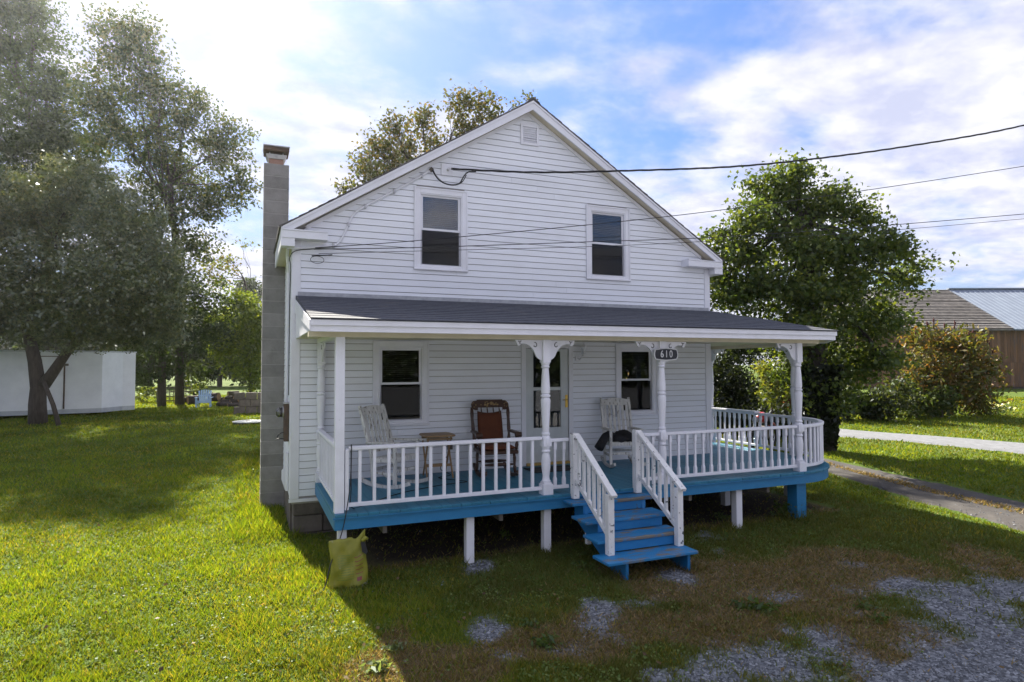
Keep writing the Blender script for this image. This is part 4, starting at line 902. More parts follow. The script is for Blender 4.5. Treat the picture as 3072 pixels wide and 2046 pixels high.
# overhead wires, running off to a pole out of view on the right
def wirepts(a, pix, dep):
    """first point on the wall, then pixels with growing distance"""
    return [Vector(a)]+[Vector(at_depth(*D(x_, y_), d)) for (x_, y_), d in zip(pix, dep)]
def twisted(pts, r, n, turns, m):
    P = spline(pts, 14); L_ = [0]
    for i in range(1, len(P)): L_.append(L_[-1]+(P[i]-P[i-1]).length)
    for k in range(n):
        q = []
        for p, s in zip(P, L_):
            a = 2*math.pi*(k/n+s*turns); q.append(p+Vector((.0, math.cos(a), math.sin(a)))*r*1.25)
        m.tube(q, r, 5)
w1 = thing('power_line', 'twisted black service drop running from the gable anchor plate', 'wire', (2.39, -.12, 5.8))
m = MB(); twisted(wirepts((2.42, -.13, 5.865), [(1222, 396), (1420, 393), (1700, 382), (1954, 355), (2200, 318), (2354, 288), (2620, 225)], [10.75, 10.9, 11.2, 11.6, 12.1, 12.5, 13.3]), .0085, 3, .9, m); m.build('twisted_cable', 'cable', w1, True)
MB().tube(spline([(2.12, -.07, 5.85), (2.17, -.10, 5.73), (2.28, -.12, 5.63), (2.42, -.13, 5.60), (2.56, -.13, 5.64), (2.64, -.13, 5.77), (2.72, -.13, 5.85), (2.85, -.13, 5.87)]), .011, 6).tube(spline([(2.10, -.07, 5.85), (2.19, -.09, 5.70), (2.30, -.11, 5.62), (2.46, -.12, 5.60), (2.60, -.12, 5.66), (2.68, -.13, 5.79)]), .008, 6).build('drip_loop', 'cable', w1, True)
for lab, a, pix, dep, r in (('thin black overhead wire slanting up from the eave past both upper windows', (.3, -.07, 4.425), [(960, 553), (1350, 517), (1640, 485), (2000, 436), (2354, 382), (2640, 335)], [9.95, 10.65, 11.15, 11.75, 12.3, 12.8], .0065),
                            ('thick black overhead wire crossing low in front of the upper storey', (.28, -.07, 4.405), [(960, 569), (1350, 556), (1650, 545), (2000, 521), (2354, 492), (2640, 467)], [9.95, 10.65, 11.15, 11.75, 12.3, 12.8], .0065),
                            ('thin grey overhead wire hanging just under the thick black one', (.35, -.07, 4.34), [(960, 577), (1350, 567), (1600, 556), (2000, 533), (2354, 503), (2640, 478)], [9.95, 10.65, 11.15, 11.75, 12.3, 12.8], .0045)):
    wt = MB().tube(spline(wirepts(a, pix, dep), 6), r, 5).build('overhead_wire', 'cable', None, True); tag(wt, lab, 'wire')
tag(MB().tube([(.33+.085*math.cos(a)*1.15, -.08, 4.245+.055*math.sin(a)) for a in np.linspace(0, 2*math.pi, 24)], .004, 5).tube(spline([(.25, -.075, 4.30), (.45, -.08, 4.32), (.55, -.08, 4.335)], 5), .009, 5).build('wire_coil', 'cable', None, True), 'small coil of thin black wire hanging by the upper left corner board', 'wire')
tag(MB().tube(spline([(.30, -.07, 4.41), (.02, -.075, 4.36), (-.06, -.07, 4.25), (-.045, -.045, 4.12), (-.04, .16, 3.7), (-.042, .2, 3.0), (-.04, .25, 2.2)]), .007, 5).build('house_cable', 'cable', None, True), 'black cable bending round the corner board and down the side wall', 'wire')
# ------------------------------------------------------------------ far left: trailer, chair, logs, blocks
T0, T1, T2 = on_ground(0, 1262)[:2], on_ground(304, 1246)[:2], on_ground(366, 1238)[:2]
dT = (T1-T0)/np.linalg.norm(T1-T0); nT = np.array([-dT[1], dT[0]]); gz = float(ground(*T1)); TH = 2.62
tr = thing('cargo_trailer', 'white enclosed cargo trailer with side door parked behind the forked tree', 'trailer', (T1[0], T1[1], gz))
back = T1-dT*6.2; nose = T2+nT*.2+dT*0; far1 = T1+nT*2.2; farb = back+nT*2.2; nf = T1+nT*1.15+dT*1.25
pl4 = [tuple(back), tuple(T1), tuple(T2), tuple(nf), tuple(far1), tuple(farb)]
MB().prism(pl4, lambda u, v, t: (u, v, t), gz+.30, gz+TH).build('body', 'trailer', tr)
MB().prism(pl4, lambda u, v, t: (u, v, t), gz+.12, gz+.299).build('skirt', 'trailer_trim', tr)
cxm = sum(p[0] for p in pl4)/6; cym = sum(p[1] for p in pl4)/6
MB().prism([(cxm+(u-cxm)*1.012, cym+(v-cym)*1.012) for u, v in pl4], lambda u, v, t: (u, v, t), gz+TH+.001, gz+TH+.06).build('roof_cap', 'trailer_trim', tr)
def tp(s, z, o=0.0): p = T1+dT*s-nT*o; return (p[0], p[1], gz+z)
dr = MB().add([tp(-2.35, .34, .012), tp(-1.30, .34, .012), tp(-1.30, 2.42, .012), tp(-2.35, 2.42, .012)]+[tp(-2.35, .34, .001), tp(-1.30, .34, .001), tp(-1.30, 2.42, .001), tp(-2.35, 2.42, .001)], [(0, 1, 2, 3), (0, 4, 5, 1), (1, 5, 6, 2), (2, 6, 7, 3), (3, 7, 4, 0)]).build('door', 'trailer', tr)
MB().bar(tp(-2.37, 2.44, .02), tp(-1.2, 2.44, .02), .03, .03).bar(tp(-1.285, .32, .02), tp(-1.285, 2.44, .02), .05, .03, (0, 1, 0)).build('door_trim', 'iron_brown', dr)
for z_ in (2.1, ): MB().bar(tp(-1.65, z_, .03), tp(-1.15, z_, .03), .03, .09).build('hinge', 'weathered', dr)
MB().bar(tp(-2.3, 1.22, .03), tp(-1.95, 1.22, .03), .04, .08).build('latch', 'weathered', dr)
for s in (-3.6, -4.5):
    c0 = Vector(tp(s, .33, -.05)); MB().tube([c0, Vector(tp(s, .33, -.28))], .33, 16).build('wheel', 'rubber', tr)
def gpt(x_, y_): return on_ground(*D(x_, y_))
# adirondack chair
p = gpt(469, 937); ac = thing('adirondack_chair', 'pale blue plastic slatted garden chair on the far lawn', 'chair', (p[0], p[1], p[2]), R_(-4), None, True)
for i in range(6):
    u = (i-2.5)*.085; hgt = .86-.05*((i-2.5)/2.5)**2
    MB().bar((u*.86, .10, .26), (u*1.25, .33, hgt), .072, .018, (0, 1, 0)).build('back_slat', 'plastic_blue', ac)
for i in range(5): MB().bar((-.27, -.30+i*.09, .35-i*.028), (.27, -.30+i*.09, .35-i*.028), .078, .018).build('seat_slat', 'plastic_blue', ac)
for s in (-1, 1):
    MB().bar((s*.33, -.36, .50), (s*.33, .30, .50), .11, .022).build('arm', 'plastic_blue', ac); MB().bar((s*.31, -.28, 0), (s*.31, -.28, .49), .09, .03, (0, 1, 0)).build('leg', 'plastic_blue', ac); MB().bar((s*.28, -.34, .33), (s*.28, .45, .04), .03, .10).build('leg', 'plastic_blue', ac)
MB().bar((-.3, -.33, .30), (.3, -.33, .30), .025, .12).build('rail', 'plastic_blue', ac); MB().bar((-.3, .22, .58), (.3, .22, .58), .03, .05).build('rail', 'plastic_blue', ac)
# logs behind it
def log(x_, y_, r, ln, ang, lift, lab, upright=False):
    p = gpt(x_, y_); b = Vector((p[0], p[1], p[2]+lift))
    r *= .72; ln *= .75
    t = thing('log', lab, 'log', tuple(b), 0, 'sawn logs piled beside the garden chair')
    d = Vector((0, 0, 1)) if upright else Vector((math.cos(ang), math.sin(ang), .05))
    c = b+Vector((0, 0, 0 if upright else r)); a, e = c-d*ln/2*(0 if upright else 1), c+d*ln/2*(2 if upright else 1)
    MB().tube([a, a+(e-a)*.3, a+(e-a)*.7, e], [r*1.03, r, r*.97, r*.95], 12).build('bark', 'bark', t, True)
    MB().tube([a-d*.004, a+d*.002], r*.9, 12).build('cut_face', 'log_end', t); MB().tube([e-d*.002, e+d*.004], r*.86, 12).build('cut_face', 'log_end', t)
LG = 'sawn brown log in the pile beside the pale garden chair'
lrn = random.Random(21)
for a in ((445, 930, .34, .75, .3, .0), (492, 928, .33, .7, -.5, .12), (425, 926, .22, 1.1, .1, 0), (520, 930, .20, 1.0, .5, .0), (530, 926, .17, .8, -.8, .15), (548, 930, .19, 1.1, .2, .05), (545, 936, .16, 1.2, .35, 0), (515, 934, .15, .9, -.2, .0), (560, 930, .17, .9, .9, .14), (575, 936, .2, 1.0, .1, 0), (503, 924, .2, 1.0, 2.4, .0), (536, 922, .2, .8, .4, .3)):
    log(*a, {445: 'thick short log lying behind the garden chair on the lattice side', 492: 'thick short log lying behind the garden chair on the chimney side'}.get(a[0], LG))
# concrete block stack and lattice, well lid
p = gpt(575, 950); dpt = p
cb = thing('block_wall', 'low dark stack of weathered concrete blocks beyond the chimney', 'blocks', tuple(p), 0)
for i in range(3):
    for j in range(3):
        q = Vector((p[0]-.42+j*.46+(i % 2)*.2, p[1], p[2]+.30*i)); MB().box(q.x-.22, q.x+.22, q.y-.18, q.y+.18, q.z-.05*(i == 0), q.z+.285).build('block', 'foundation', cb, bevel=.012)
p = gpt(571, 973); wl = thing('well_lid', 'round white concrete lid flush in the lawn beyond the chimney', 'lid', tuple(p))
MB().lathe(p[0], p[1], [(.50, p[2]-.05), (.52, p[2]+.05)], 24).build('collar', 'black', wl); MB().lathe(p[0], p[1], [(.54, p[2]+.0501), (.55, p[2]+.06), (.54, p[2]+.085), (.2, p[2]+.10)], 24).build('lid', 'concrete_lid', wl)
MB().box(p[0]-.1, p[0]+.05, p[1]-.2, p[1]-.16, p[2]+.09, p[2]+.12).build('handle', 'weathered', wl)
p = gpt(398, 926); lp = thing('lattice_panel', 'dark wooden lattice panel standing behind the tree trunks', 'lattice', tuple(p))
for i in range(9): MB().box(p[0]-.8+i*.2, p[0]-.76+i*.2, p[1], p[1]+.03, p[2]-.02, p[2]+.85).build('picket', 'weathered', lp)
for z_ in (.12, .36, .6, .83): MB().box(p[0]-.85, p[0]+.88, p[1]-.031, p[1]-.001, p[2]+z_-.03, p[2]+z_+.03).build('rail', 'weathered', lp)
# motorbike half hidden behind the porch rail
p = at_depth(2292, 1336, 17.5); p[2] = float(ground(p[0], p[1])); 
mo = thing('motorcycle', 'dark motorcycle with red tank parked behind the curved porch rail', 'motorcycle', tuple(p), R_(28), None, True)
for x_ in (-.72, .72):
    wv = MB(); wv.tube([(x_+.27*math.cos(a), 0, .31+.27*math.sin(a)) for a in np.linspace(0, 2*math.pi, 25)], .045, 8, False); w_ = wv.build('wheel', 'rubber', mo, True)
    MB().tube([(x_+.225*math.cos(a), 0, .31+.225*math.sin(a)) for a in np.linspace(0, 2*math.pi, 25)], .013, 6, False).tube([(x_, -.06, .31), (x_, .06, .31)], .04, 10).build('rim', 'chrome', w_, True)
    sp_ = MB()
    for k in range(10): sp_.tube([(x_, 0, .31), (x_+.22*math.cos(k*.628), 0, .31+.22*math.sin(k*.628))], .004, 4)
    sp_.build('spokes', 'chrome', w_)
    MB().tube([(x_+.33*math.cos(a), 0, .31+.33*math.sin(a)) for a in np.linspace(.5, 2.6, 12)], .05, 8).build('fender', 'black' if x_ < 0 else 'red_paint', mo, True)
for s in (-.07, .07): MB().tube([(-.72, s, .31), (-.50, s, .95)], .022, 8).build('fork', 'chrome', mo)
MB().tube([(-.48, -.34, 1.02), (-.46, -.15, 1.0), (-.50, 0, .96), (-.46, .15, 1.0), (-.48, .34, 1.02)], .014, 8).build('handlebar', 'chrome', mo)
MB().tube([(-.45, 0, .80), (-.35, 0, .86), (-.15, 0, .88), (.05, 0, .80), (.1, 0, .78)], [.05, .13, .15, .11, .06], 12).build('tank', 'red_paint', mo, True)
MB().tube([(.08, 0, .76), (.25, 0, .74), (.5, 0, .78), (.72, 0, .80)], [.08, .12, .12, .07], 10).build('seat', 'black', mo, True)
MB().box(-.22, .18, -.14, .14, .28, .62).build('engine', 'weathered', mo, bevel=.04); MB().tube([(-.1, .16, .35), (.3, .18, .28), (.85, .18, .32)], .04, 8).build('exhaust', 'chrome', mo); MB().bar((-.45, 0, .80), (.6, 0, .62), .06, .06).bar((0, 0, .3), (.72, 0, .31), .14, .05).build('frame', 'black', mo)
MB().tube([(-.62, 0, .85), (-.68, 0, .85)], [.06, .085], 12).build('headlight', 'chrome', mo)
# ------------------------------------------------------------------ barn
UB = np.array([UH[0], UH[1]]); VB = np.array([VH[0], VH[1]])
def camxy(a, d): return CAM[:2]+UB*a+VB*d                     # a to the right, d ahead
BD = 50.0; bx = lambda px: (px-1536)/FPX*BD
bzb = .55; bze = 5.45; bzr = 9.35; A0, A1 = bx(2560), bx(3900); RD = 7.0
bo = camxy(bx(3000), BD); barn = thing('barn', 'weathered brown board barn with half shingled half metal roof', 'barn', (bo[0], bo[1], bzb))
def bp(a, d, z_): q = camxy(a, d); return (q[0], q[1], z_)
MB().add([bp(A0+.05, BD+.06, bzb), bp(A1, BD+.06, bzb), bp(A1, BD+2*RD, bzb), bp(A0+.05, BD+2*RD, bzb), bp(A0+.05, BD+.06, bze), bp(A1, BD+.06, bze), bp(A1, BD+2*RD, bze), bp(A0+.05, BD+2*RD, bze), bp(A0+.05, BD+RD, bzr-.1), bp(A1, BD+RD, bzr-.1)],
         [(0, 1, 5, 4), (1, 2, 6, 9, 5), (2, 3, 7, 6), (3, 0, 4, 8, 7)]).build('wall', 'foundation', barn)
a = A0; brn = random.Random(8)
while a < bx(3330):
    w_ = brn.uniform(.2, .3)
    for z0, z1, o in ((bzb+.25, 2.75+brn.uniform(-.05, .02), .03), (2.72, bze, .05)):
        MB().add([bp(a+.006, BD-o, z0), bp(a+w_-.006, BD-o, z0), bp(a+w_-.006, BD+.05, z0), bp(a+.006, BD+.05, z0), bp(a+.006, BD-o, z1), bp(a+w_-.006, BD-o, z1), bp(a+w_-.006, BD+.05, z1), bp(a+.006, BD+.05, z1)],
                 [(0, 3, 2, 1), (4, 5, 6, 7), (0, 1, 5, 4), (1, 2, 6, 5), (2, 3, 7, 6), (3, 0, 4, 7)]).build('plank', 'barn_wood', barn)
    a += w_
AS = bx(3032)                                                   # where shingles give way to metal
def roofq(a0, a1, d0, d1, z0, z1, th): return MB().add([bp(a0, d0, z0), bp(a1, d0, z0), bp(a1, d1, z1), bp(a0, d1, z1), bp(a0, d0, z0-th), bp(a1, d0, z0-th), bp(a1, d1, z1-th), bp(a0, d1, z1-th)], [(0, 1, 2, 3), (4, 7, 6, 5), (0, 4, 5, 1), (1, 5, 6, 2), (2, 6, 7, 3), (3, 7, 4, 0)])
srf = roofq(A0-.3, AS-.01, BD-.4, BD+RD, bze-.1, bzr, .1).build('shingle_roof', 'barn_shingle', barn); mrf = roofq(AS+.01, A1, BD-.45, BD+RD, bze-.10, bzr+.03, .1).build('metal_roof', 'barn_metal', barn)
roofq(A0-.3, A1, BD+2*RD+.4, BD+RD+.02, bze-.1, bzr, .1).build('rear_roof', 'barn_shingle', barn)
nr = 26
for i in range(nr):
    t0, t1 = i/nr, (i+1)/nr; zz0 = bze-.1+(bzr-bze+.1)*t0; zz1 = bze-.1+(bzr-bze+.1)*t1; dd0 = BD-.4+(RD+.4)*t0; dd1 = BD-.4+(RD+.4)*t1
    roofq(A0-.3+brn.uniform(-.1, .1), AS-.012, dd0, dd1, zz0+.09+brn.uniform(-.015, .015), zz1+.015, .02).build('shingle_course', 'barn_shingle', srf)
a = AS+.2
while a < bx(3330):
    MB().bar(bp(a, BD-.45, bze-.08), bp(a, BD+RD, bzr+.05), .05, .04).build('rib', 'barn_metal', mrf); a += .45
MB().bar(bp(AS, BD+RD, bzr+.10), bp(A1, BD+RD, bzr+.10), .35, .10).build('ridge_cap', 'barn_metal', mrf)
# ------------------------------------------------------------------ vegetation
KITE = np.array([(0, 0, 0), (.32, .42, .06), (0, 1, 0), (-.32, .42, .06)])
MAPLE = np.array([(0, 0, 0), (.30, .05, .02), (.52, .42, .03), (.20, .48, 0), (.0, 1, -.02), (-.20, .48, 0), (-.52, .42, .03), (-.30, .05, .02)])
LONG = np.array([(0, 0, 0), (.16, .35, .04), (0, 1, -.1), (-.16, .35, .04)])
def frames(n, upb, r):
    nrm = r.normal(size=(n, 3)); nrm /= np.linalg.norm(nrm, axis=1)[:, None]; nrm[:, 2] += upb; nrm /= np.linalg.norm(nrm, axis=1)[:, None]
    t = r.normal(size=(n, 3)); t[:, 2] -= .35; t -= nrm*(t*nrm).sum(1)[:, None]; t /= np.linalg.norm(t, axis=1)[:, None]
    return nrm, t, np.cross(t, nrm)
def leaves(P, size, shape, r, upb=.5, sv=.35):
    n = len(P); nrm, t, b = frames(n, upb, r); s = size*(1+sv*(r.random(n)*2-1)); S = shape
    return (P[:, None, :]+(b[:, None, :]*S[None, :, 0:1]+(t[:, None, :]*(S[None, :, 1:2]-.4))+nrm[:, None, :]*S[None, :, 2:3])*s[:, None, None]).reshape(-1, 3)
def palette(n, pal, r, jit=.18):
    pal = np.array(pal, float); c = pal[r.integers(0, len(pal), n)]; f = r.random((n, 1)); c2 = pal[r.integers(0, len(pal), n)]
    return np.clip((c*f+c2*(1-f))*(1+jit*(r.random((n, 1))*2-1)), .004, .6)
def crown_points(lobes, per, clump, r, shell=.45, flat=.65, leaves_per=26):
    """lobes: (centre, radii) ; per: leaves per square metre of lobe outline. Leaves sit in clumps so the sky shows between them."""
    pts = []; tips = []
    for c, rad in lobes:
        area = math.pi*rad[0]*rad[2]; nl = int(area*per); nc = max(3, int(nl/leaves_per))
        d = r.normal(size=(nc, 3)); d /= np.linalg.norm(d, axis=1)[:, None]; q = r.random(nc)**shell
        d2 = d*q[:, None]*rad*(1+.22*(r.random((nc, 1))-.4)); cc = c+d2; tips.append(cc)
        k = leaves_per; off = np.clip(r.normal(size=(nc, k, 3)), -1.9, 1.9)*clump*(.55+.8*r.random((nc, 1, 1))); off[:, :, 2] *= flat
        pts.append((cc[:, None, :]+off).reshape(-1, 3))
    return np.concatenate(pts), tips
def lobes_px(lst, dep, r, depth_ratio=.9):
    out = []
    for l in lst:
        x_, y_, rx, ry = l[:4]; dd = dep+(l[4] if len(l) > 4 else r.uniform(-.5, .5)*rx*1.305*dep/FPX*1.2)
        s = 1.305*dd/FPX; c = at_depth(*D(x_, y_), dd); out.append((c, np.array([rx*s, (rx+ry)/2*s*depth_ratio, ry*s])))
    return out
def limb(m, a, b, r0, r1, rnd, n=5, wob=.08):
    a, b = Vector(a), Vector(b); L_ = (b-a).length; pts = []
    for i in range(n+1):
        t = i/n; p = a.lerp(b, t)
        if 0 < i < n: p = p+Vector((rnd.uniform(-1, 1), rnd.uniform(-1, 1), rnd.uniform(-.3, 1)))*wob*L_*.5
        pts.append(p)
    m.tube(pts, [r0+(r1-r0)*i/n for i in range(n+1)], 7); return pts
def tree(name, label, cat, base, trunk, lobes, pal, size, per, clump, r0, mat='leaf', shape=KITE, seed=1, group=None, bark='bark', shell=.45, flat=.65, lp=26, upb=.5, twigs=10, trunk_name='trunk', skirt=None):
    r = np.random.default_rng(seed); rnd = random.Random(seed)
    t = thing(name, label, cat, tuple(base), 0, group)
    P, tips = crown_points(lobes, per, clump, r, shell, flat, lp)
    V = leaves(P, size, shape, r, upb)-np.array(base); me_ = mesh_np('crown', V, len(shape), palette(len(P), pal, r)); _obj('crown', me_, t, mat)
    m = MB(); fork = Vector(trunk[-1]); n = len(trunk)
    m.tube([Vector(base)-Vector((0, 0, .15))]+[Vector(q) for q in trunk], [r0*1.12]+[r0*(1-.45*i/max(1, n-1)) for i in range(n)], 12)
    for (c, rad), tp_ in zip(lobes, tips):
        st = Vector(trunk[rnd.randrange(max(0, n-2), n)]); pts = limb(m, st, c, r0*.26, r0*.07, rnd, 6)
        for k in range(min(twigs, len(tp_))):
            q = tp_[rnd.randrange(len(tp_))]; limb(m, pts[rnd.randrange(3, 6)], q, r0*.055, .006, rnd, 3)
    o = m.build(trunk_name, bark, t, True); return t
def px3(lst, dep): return [at_depth(*D(x_, y_), dep) for x_, y_ in lst]
def depth_of(p): return float((np.asarray(p)-CAM)@FW)
rv = np.random.default_rng(5)
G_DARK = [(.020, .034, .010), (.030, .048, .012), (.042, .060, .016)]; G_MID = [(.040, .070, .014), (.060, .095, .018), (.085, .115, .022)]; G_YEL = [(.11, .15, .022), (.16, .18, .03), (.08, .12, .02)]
G_AUT = [(.075, .085, .025), (.11, .095, .03), (.14, .10, .035), (.06, .075, .02)]
# forked fruit tree in front of the trailer
b = gpt(88, 974); dp = depth_of(b)
tree('fruit_tree', 'forked dark-leaved fruit tree standing in front of the white trailer', 'tree', b, px3([(86, 930), (88, 890), (80, 830), (66, 770), (60, 690)], dp),
     lobes_px([(30, 500, 110, 100), (170, 460, 110, 100), (290, 530, 100, 90), (80, 640, 150, 110), (250, 660, 140, 105), (360, 640, 70, 110), (385, 740, 55, 70), (-100, 600, 130, 180), (180, 740, 110, 70), (40, 740, 110, 60), (300, 750, 80, 55)], dp, rv),
     [(.036, .056, .015), (.056, .082, .019), (.085, .108, .026), (.12, .13, .040)], .115, 1100, .27, .28, 'leaf_glossy', KITE, 3, lp=60, flat=.55, twigs=8)
ft = bpy.data.objects['fruit_tree']; m = MB()
q = px3([(100, 885), (118, 862), (150, 815), (195, 755), (230, 690)], dp); m.tube([Vector(p) for p in q], [.22, .19, .16, .14, .10], 10); m.build('limb', 'bark', ft, True)
q = px3([(112, 905), (122, 930), (137, 965)], dp-.6); q[-1][2] = float(ground(q[-1][0], q[-1][1]))-.05
tag(MB().tube([Vector(p) for p in px3([(101, 878)], dp-.45)]+[Vector(p) for p in q], [.06, .07, .075, .085], 8).build('prop_log', 'bark', None, True), 'slim log leaning as a prop against the forked tree trunk', 'log')
# tall trees beyond
b = gpt(413, 930); dp = depth_of(b)
tree('tall_tree', 'tall broad hazy tree reaching over the lawn beside the chimney', 'tree', b, px3([(413, 880), (412, 760), (408, 640), (400, 520), (390, 420)], dp),
     lobes_px([(285, 110, 72, 85), (350, 190, 75, 75), (430, 270, 80, 80), (515, 340, 66, 80), (400, 390, 105, 85), (300, 300, 100, 100), (545, 430, 42, 50), (480, 470, 75, 60), (440, 560, 60, 55), (230, 220, 60, 80), (350, 500, 90, 70), (250, 60, 40, 35), (320, 60, 30, 35)], dp, rv),
     [(.024, .044, .014), (.034, .058, .016), (.050, .074, .020), (.085, .09, .026)], .17, 300, .40, .22, 'leaf', KITE, 4, lp=55, flat=.5, shell=.6, twigs=10)
b = gpt(372, 935); dp = depth_of(b)
tree('shade_tree', 'low-branched dark tree with straight trunk behind the lattice panel', 'tree', b, px3([(372, 890), (373, 800), (374, 700), (370, 600)], dp),
     lobes_px([(330, 640, 95, 85), (450, 690, 80, 60), (400, 770, 90, 55), (320, 780, 70, 55), (470, 760, 60, 50), (300, 700, 80, 70), (440, 850, 40, 30), (345, 860, 40, 25)], dp, rv), G_DARK+G_MID[:1], .15, 420, .28, .19, 'leaf', KITE, 5, twigs=8)
b = gpt(120, 940)*1.0; b = at_depth(*D(120, 935), 36.0); b[2] = float(ground(b[0], b[1])); dp = depth_of(b)
tree('maple_tree', 'tallest dark tree rising behind the white cargo trailer', 'tree', b, px3([(120, 800), (110, 600), (100, 450), (90, 330)], dp),
     lobes_px([(30, 110, 115, 120), (115, 220, 80, 80), (60, 330, 140, 100), (150, 330, 85, 80), (-70, 240, 140, 190), (195, 420, 60, 60), (20, 450, 130, 90), (120, 480, 110, 80), (-20, -20, 90, 90), (75, 30, 55, 55)], dp, rv),
     [(.024, .044, .014), (.036, .060, .016), (.052, .078, .020)], .175, 320, .42, .40, 'leaf', KITE, 6, lp=55, flat=.5, shell=.6, twigs=9)
b = at_depth(*D(610, 915), 42.0); b[2] = float(ground(b[0], b[1])); dp = depth_of(b)
tree('sapling', 'thin young tree with loose yellow-green leaves hanging beside the chimney', 'tree', b, px3([(600, 850), (585, 740), (560, 640)], dp),
     lobes_px([(525, 590, 45, 20), (562, 565, 22, 12), (500, 640, 50, 35), (545, 615, 30, 12), (480, 610, 35, 25)], dp, rv), G_YEL+G_AUT, .19, 80, .28, .12, 'leaf', KITE, 7, lp=14, twigs=6)
b = gpt(575, 925); dp = depth_of(b)
tree('vine_thicket', 'sunlit yellow-green vine-covered thicket by the stacked concrete blocks', 'shrub', b, px3([(575, 860), (573, 780)], dp),
     lobes_px([(565, 750, 42, 55), (585, 840, 28, 70), (540, 790, 34, 45), (600, 760, 40, 70), (505, 810, 16, 40), (540, 850, 12, 30), (525, 740, 30, 36), (560, 690, 40, 26), (490, 760, 26, 34)], dp, rv), [(.13, .19, .022), (.19, .23, .03), (.10, .15, .02), (.07, .11, .016)], .16, 520, .25, .10, 'leaf', KITE, 8, twigs=5)
b = gpt(448, 925); dp = depth_of(b)
tree('brush', 'low leafy brush growing round the bases of the straight tree trunks', 'shrub', b, px3([(445, 900)], dp), lobes_px([(345, 905, 35, 18), (310, 915, 30, 12), (440, 880, 30, 25), (465, 895, 20, 18), (330, 890, 20, 15)], dp, rv), G_YEL+G_DARK, .16, 200, .2, .05, 'leaf', KITE, 9, twigs=4)
for i, (x_, y_, rx, ry, dd, lab) in enumerate(((250, 770, 90, 90, 62, 'dark woodland tree at the far edge of the meadow behind the trailer roof'), (345, 785, 75, 90, 60, 'shadowed woodland tree across the meadow, seen past the lattice panel'), (430, 780, 75, 90, 64, 'dense dark tree across the meadow, framed by the two straight trunks'), (505, 790, 70, 85, 61, 'woodland tree across the meadow above the pale garden chair'), (580, 785, 70, 90, 63, 'woodland tree across the meadow, closest to the chimney'), (572, 668, 32, 30, 110, 'small distant treetop rising over the woods beside the chimney'), (160, 800, 90, 80, 60, 'woodland tree hidden behind the cargo trailer'))):
    b = at_depth(*D(x_, y_+ry), dd); b[2] = float(ground(b[0], b[1]))
    tree('woodland_tree', lab, 'tree', b, [(b[0], b[1], b[2]+2), tuple(at_depth(*D(x_, y_+ry*.4), dd))], lobes_px([(x_-rx*.4, y_, rx*.6, ry*.8), (x_+rx*.4, y_+5, rx*.6, ry*.75), (x_, y_-ry*.4, rx*.5, ry*.5), (x_, y_+ry*.6, rx*.8, ry*.45)], dd, rv), G_DARK+G_MID[:2], .42, 120, .55, .22, 'leaf', KITE, 30+i, 'woodland beyond the meadow', twigs=3)
# tree behind the house
b = at_depth(*D(1010, 940), 27.0); b[2] = float(ground(b[0], b[1])); dp = 27.0
tree('backyard_tree', 'airy autumn-tinged tree rising behind the roof of the farmhouse', 'tree', b, px3([(1005, 700), (1000, 560), (990, 460)], dp),
     lobes_px([(868, 350, 42, 50), (903, 290, 26, 36), (835, 385, 38, 32), (935, 350, 55, 50), (972, 275, 28, 34), (995, 320, 26, 36), (1058, 235, 30, 40), (1108, 245, 42, 36), (1075, 295, 38, 34), (800, 432, 32, 18), (875, 415, 60, 38), (1217, 226, 14, 10), (1182, 240, 10, 8), (960, 400, 60, 38), (1130, 290, 40, 30)], dp, rv),
     G_AUT+[(.05, .07, .02), (.06, .08, .022)], .15, 420, .25, .22, 'leaf', KITE, 11, lp=18, twigs=9, shell=.6)
# maple at the right
b = gpt(1888, 1036); dp = depth_of(b)
tree('maple_tree', 'dense round green maple growing beside the curved end of the porch', 'tree', b, px3([(1886, 980), (1880, 900), (1872, 800), (1862, 700), (1850, 600), (1840, 500)], dp),
     lobes_px([(1832, 395, 42, 38), (1790, 450, 60, 50), (1870, 465, 66, 50), (1740, 510, 66, 50), (1960, 500, 56, 46), (1850, 560, 110, 70), (1695, 590, 76, 52), (1990, 580, 80, 56), (2065, 570, 42, 36), (1790, 660, 120, 66), (1930, 670, 120, 66), (2075, 640, 45, 42), (2112, 612, 18, 16), (1690, 680, 60, 56), (1850, 760, 140, 66), (2010, 740, 84, 56), (1960, 830, 100, 56), (1900, 900, 60, 56), (1840, 860, 60, 56), (2030, 830, 56, 50), (1645, 545, 28, 20), (1660, 640, 34, 60), (1730, 420, 26, 20), (1930, 440, 36, 26)], dp, rv),
     [(.034, .062, .013), (.055, .092, .017), (.08, .12, .020), (.12, .15, .027)], .105, 1050, .27, .34, 'leaf', MAPLE, 12, lp=55, flat=.5, shell=.62, bark='bark_dark', twigs=8)
iv = MB(); r = np.random.default_rng(40); n = 5200; tt_ = r.random(n); aa = r.random(n)*6.283
Pi = np.array([at_depth(*D(1886-14*t_, 1030-190*t_), dp) for t_ in tt_]); rr_ = (.34+.28*tt_)*(.75+.4*r.random(n)); Pi[:, 0] += rr_*np.cos(aa); Pi[:, 1] += rr_*np.sin(aa)
mt = [o for o in col.objects if o.name.startswith('maple_tree') and 'curved end' in o.get('label', '')][0]
_obj('ivy', mesh_np('ivy', leaves(Pi, .14, KITE, r, .2)-np.array(mt.location), 4, palette(n, [(.010, .016, .007), (.016, .024, .009)], r)), mt, 'leaf')
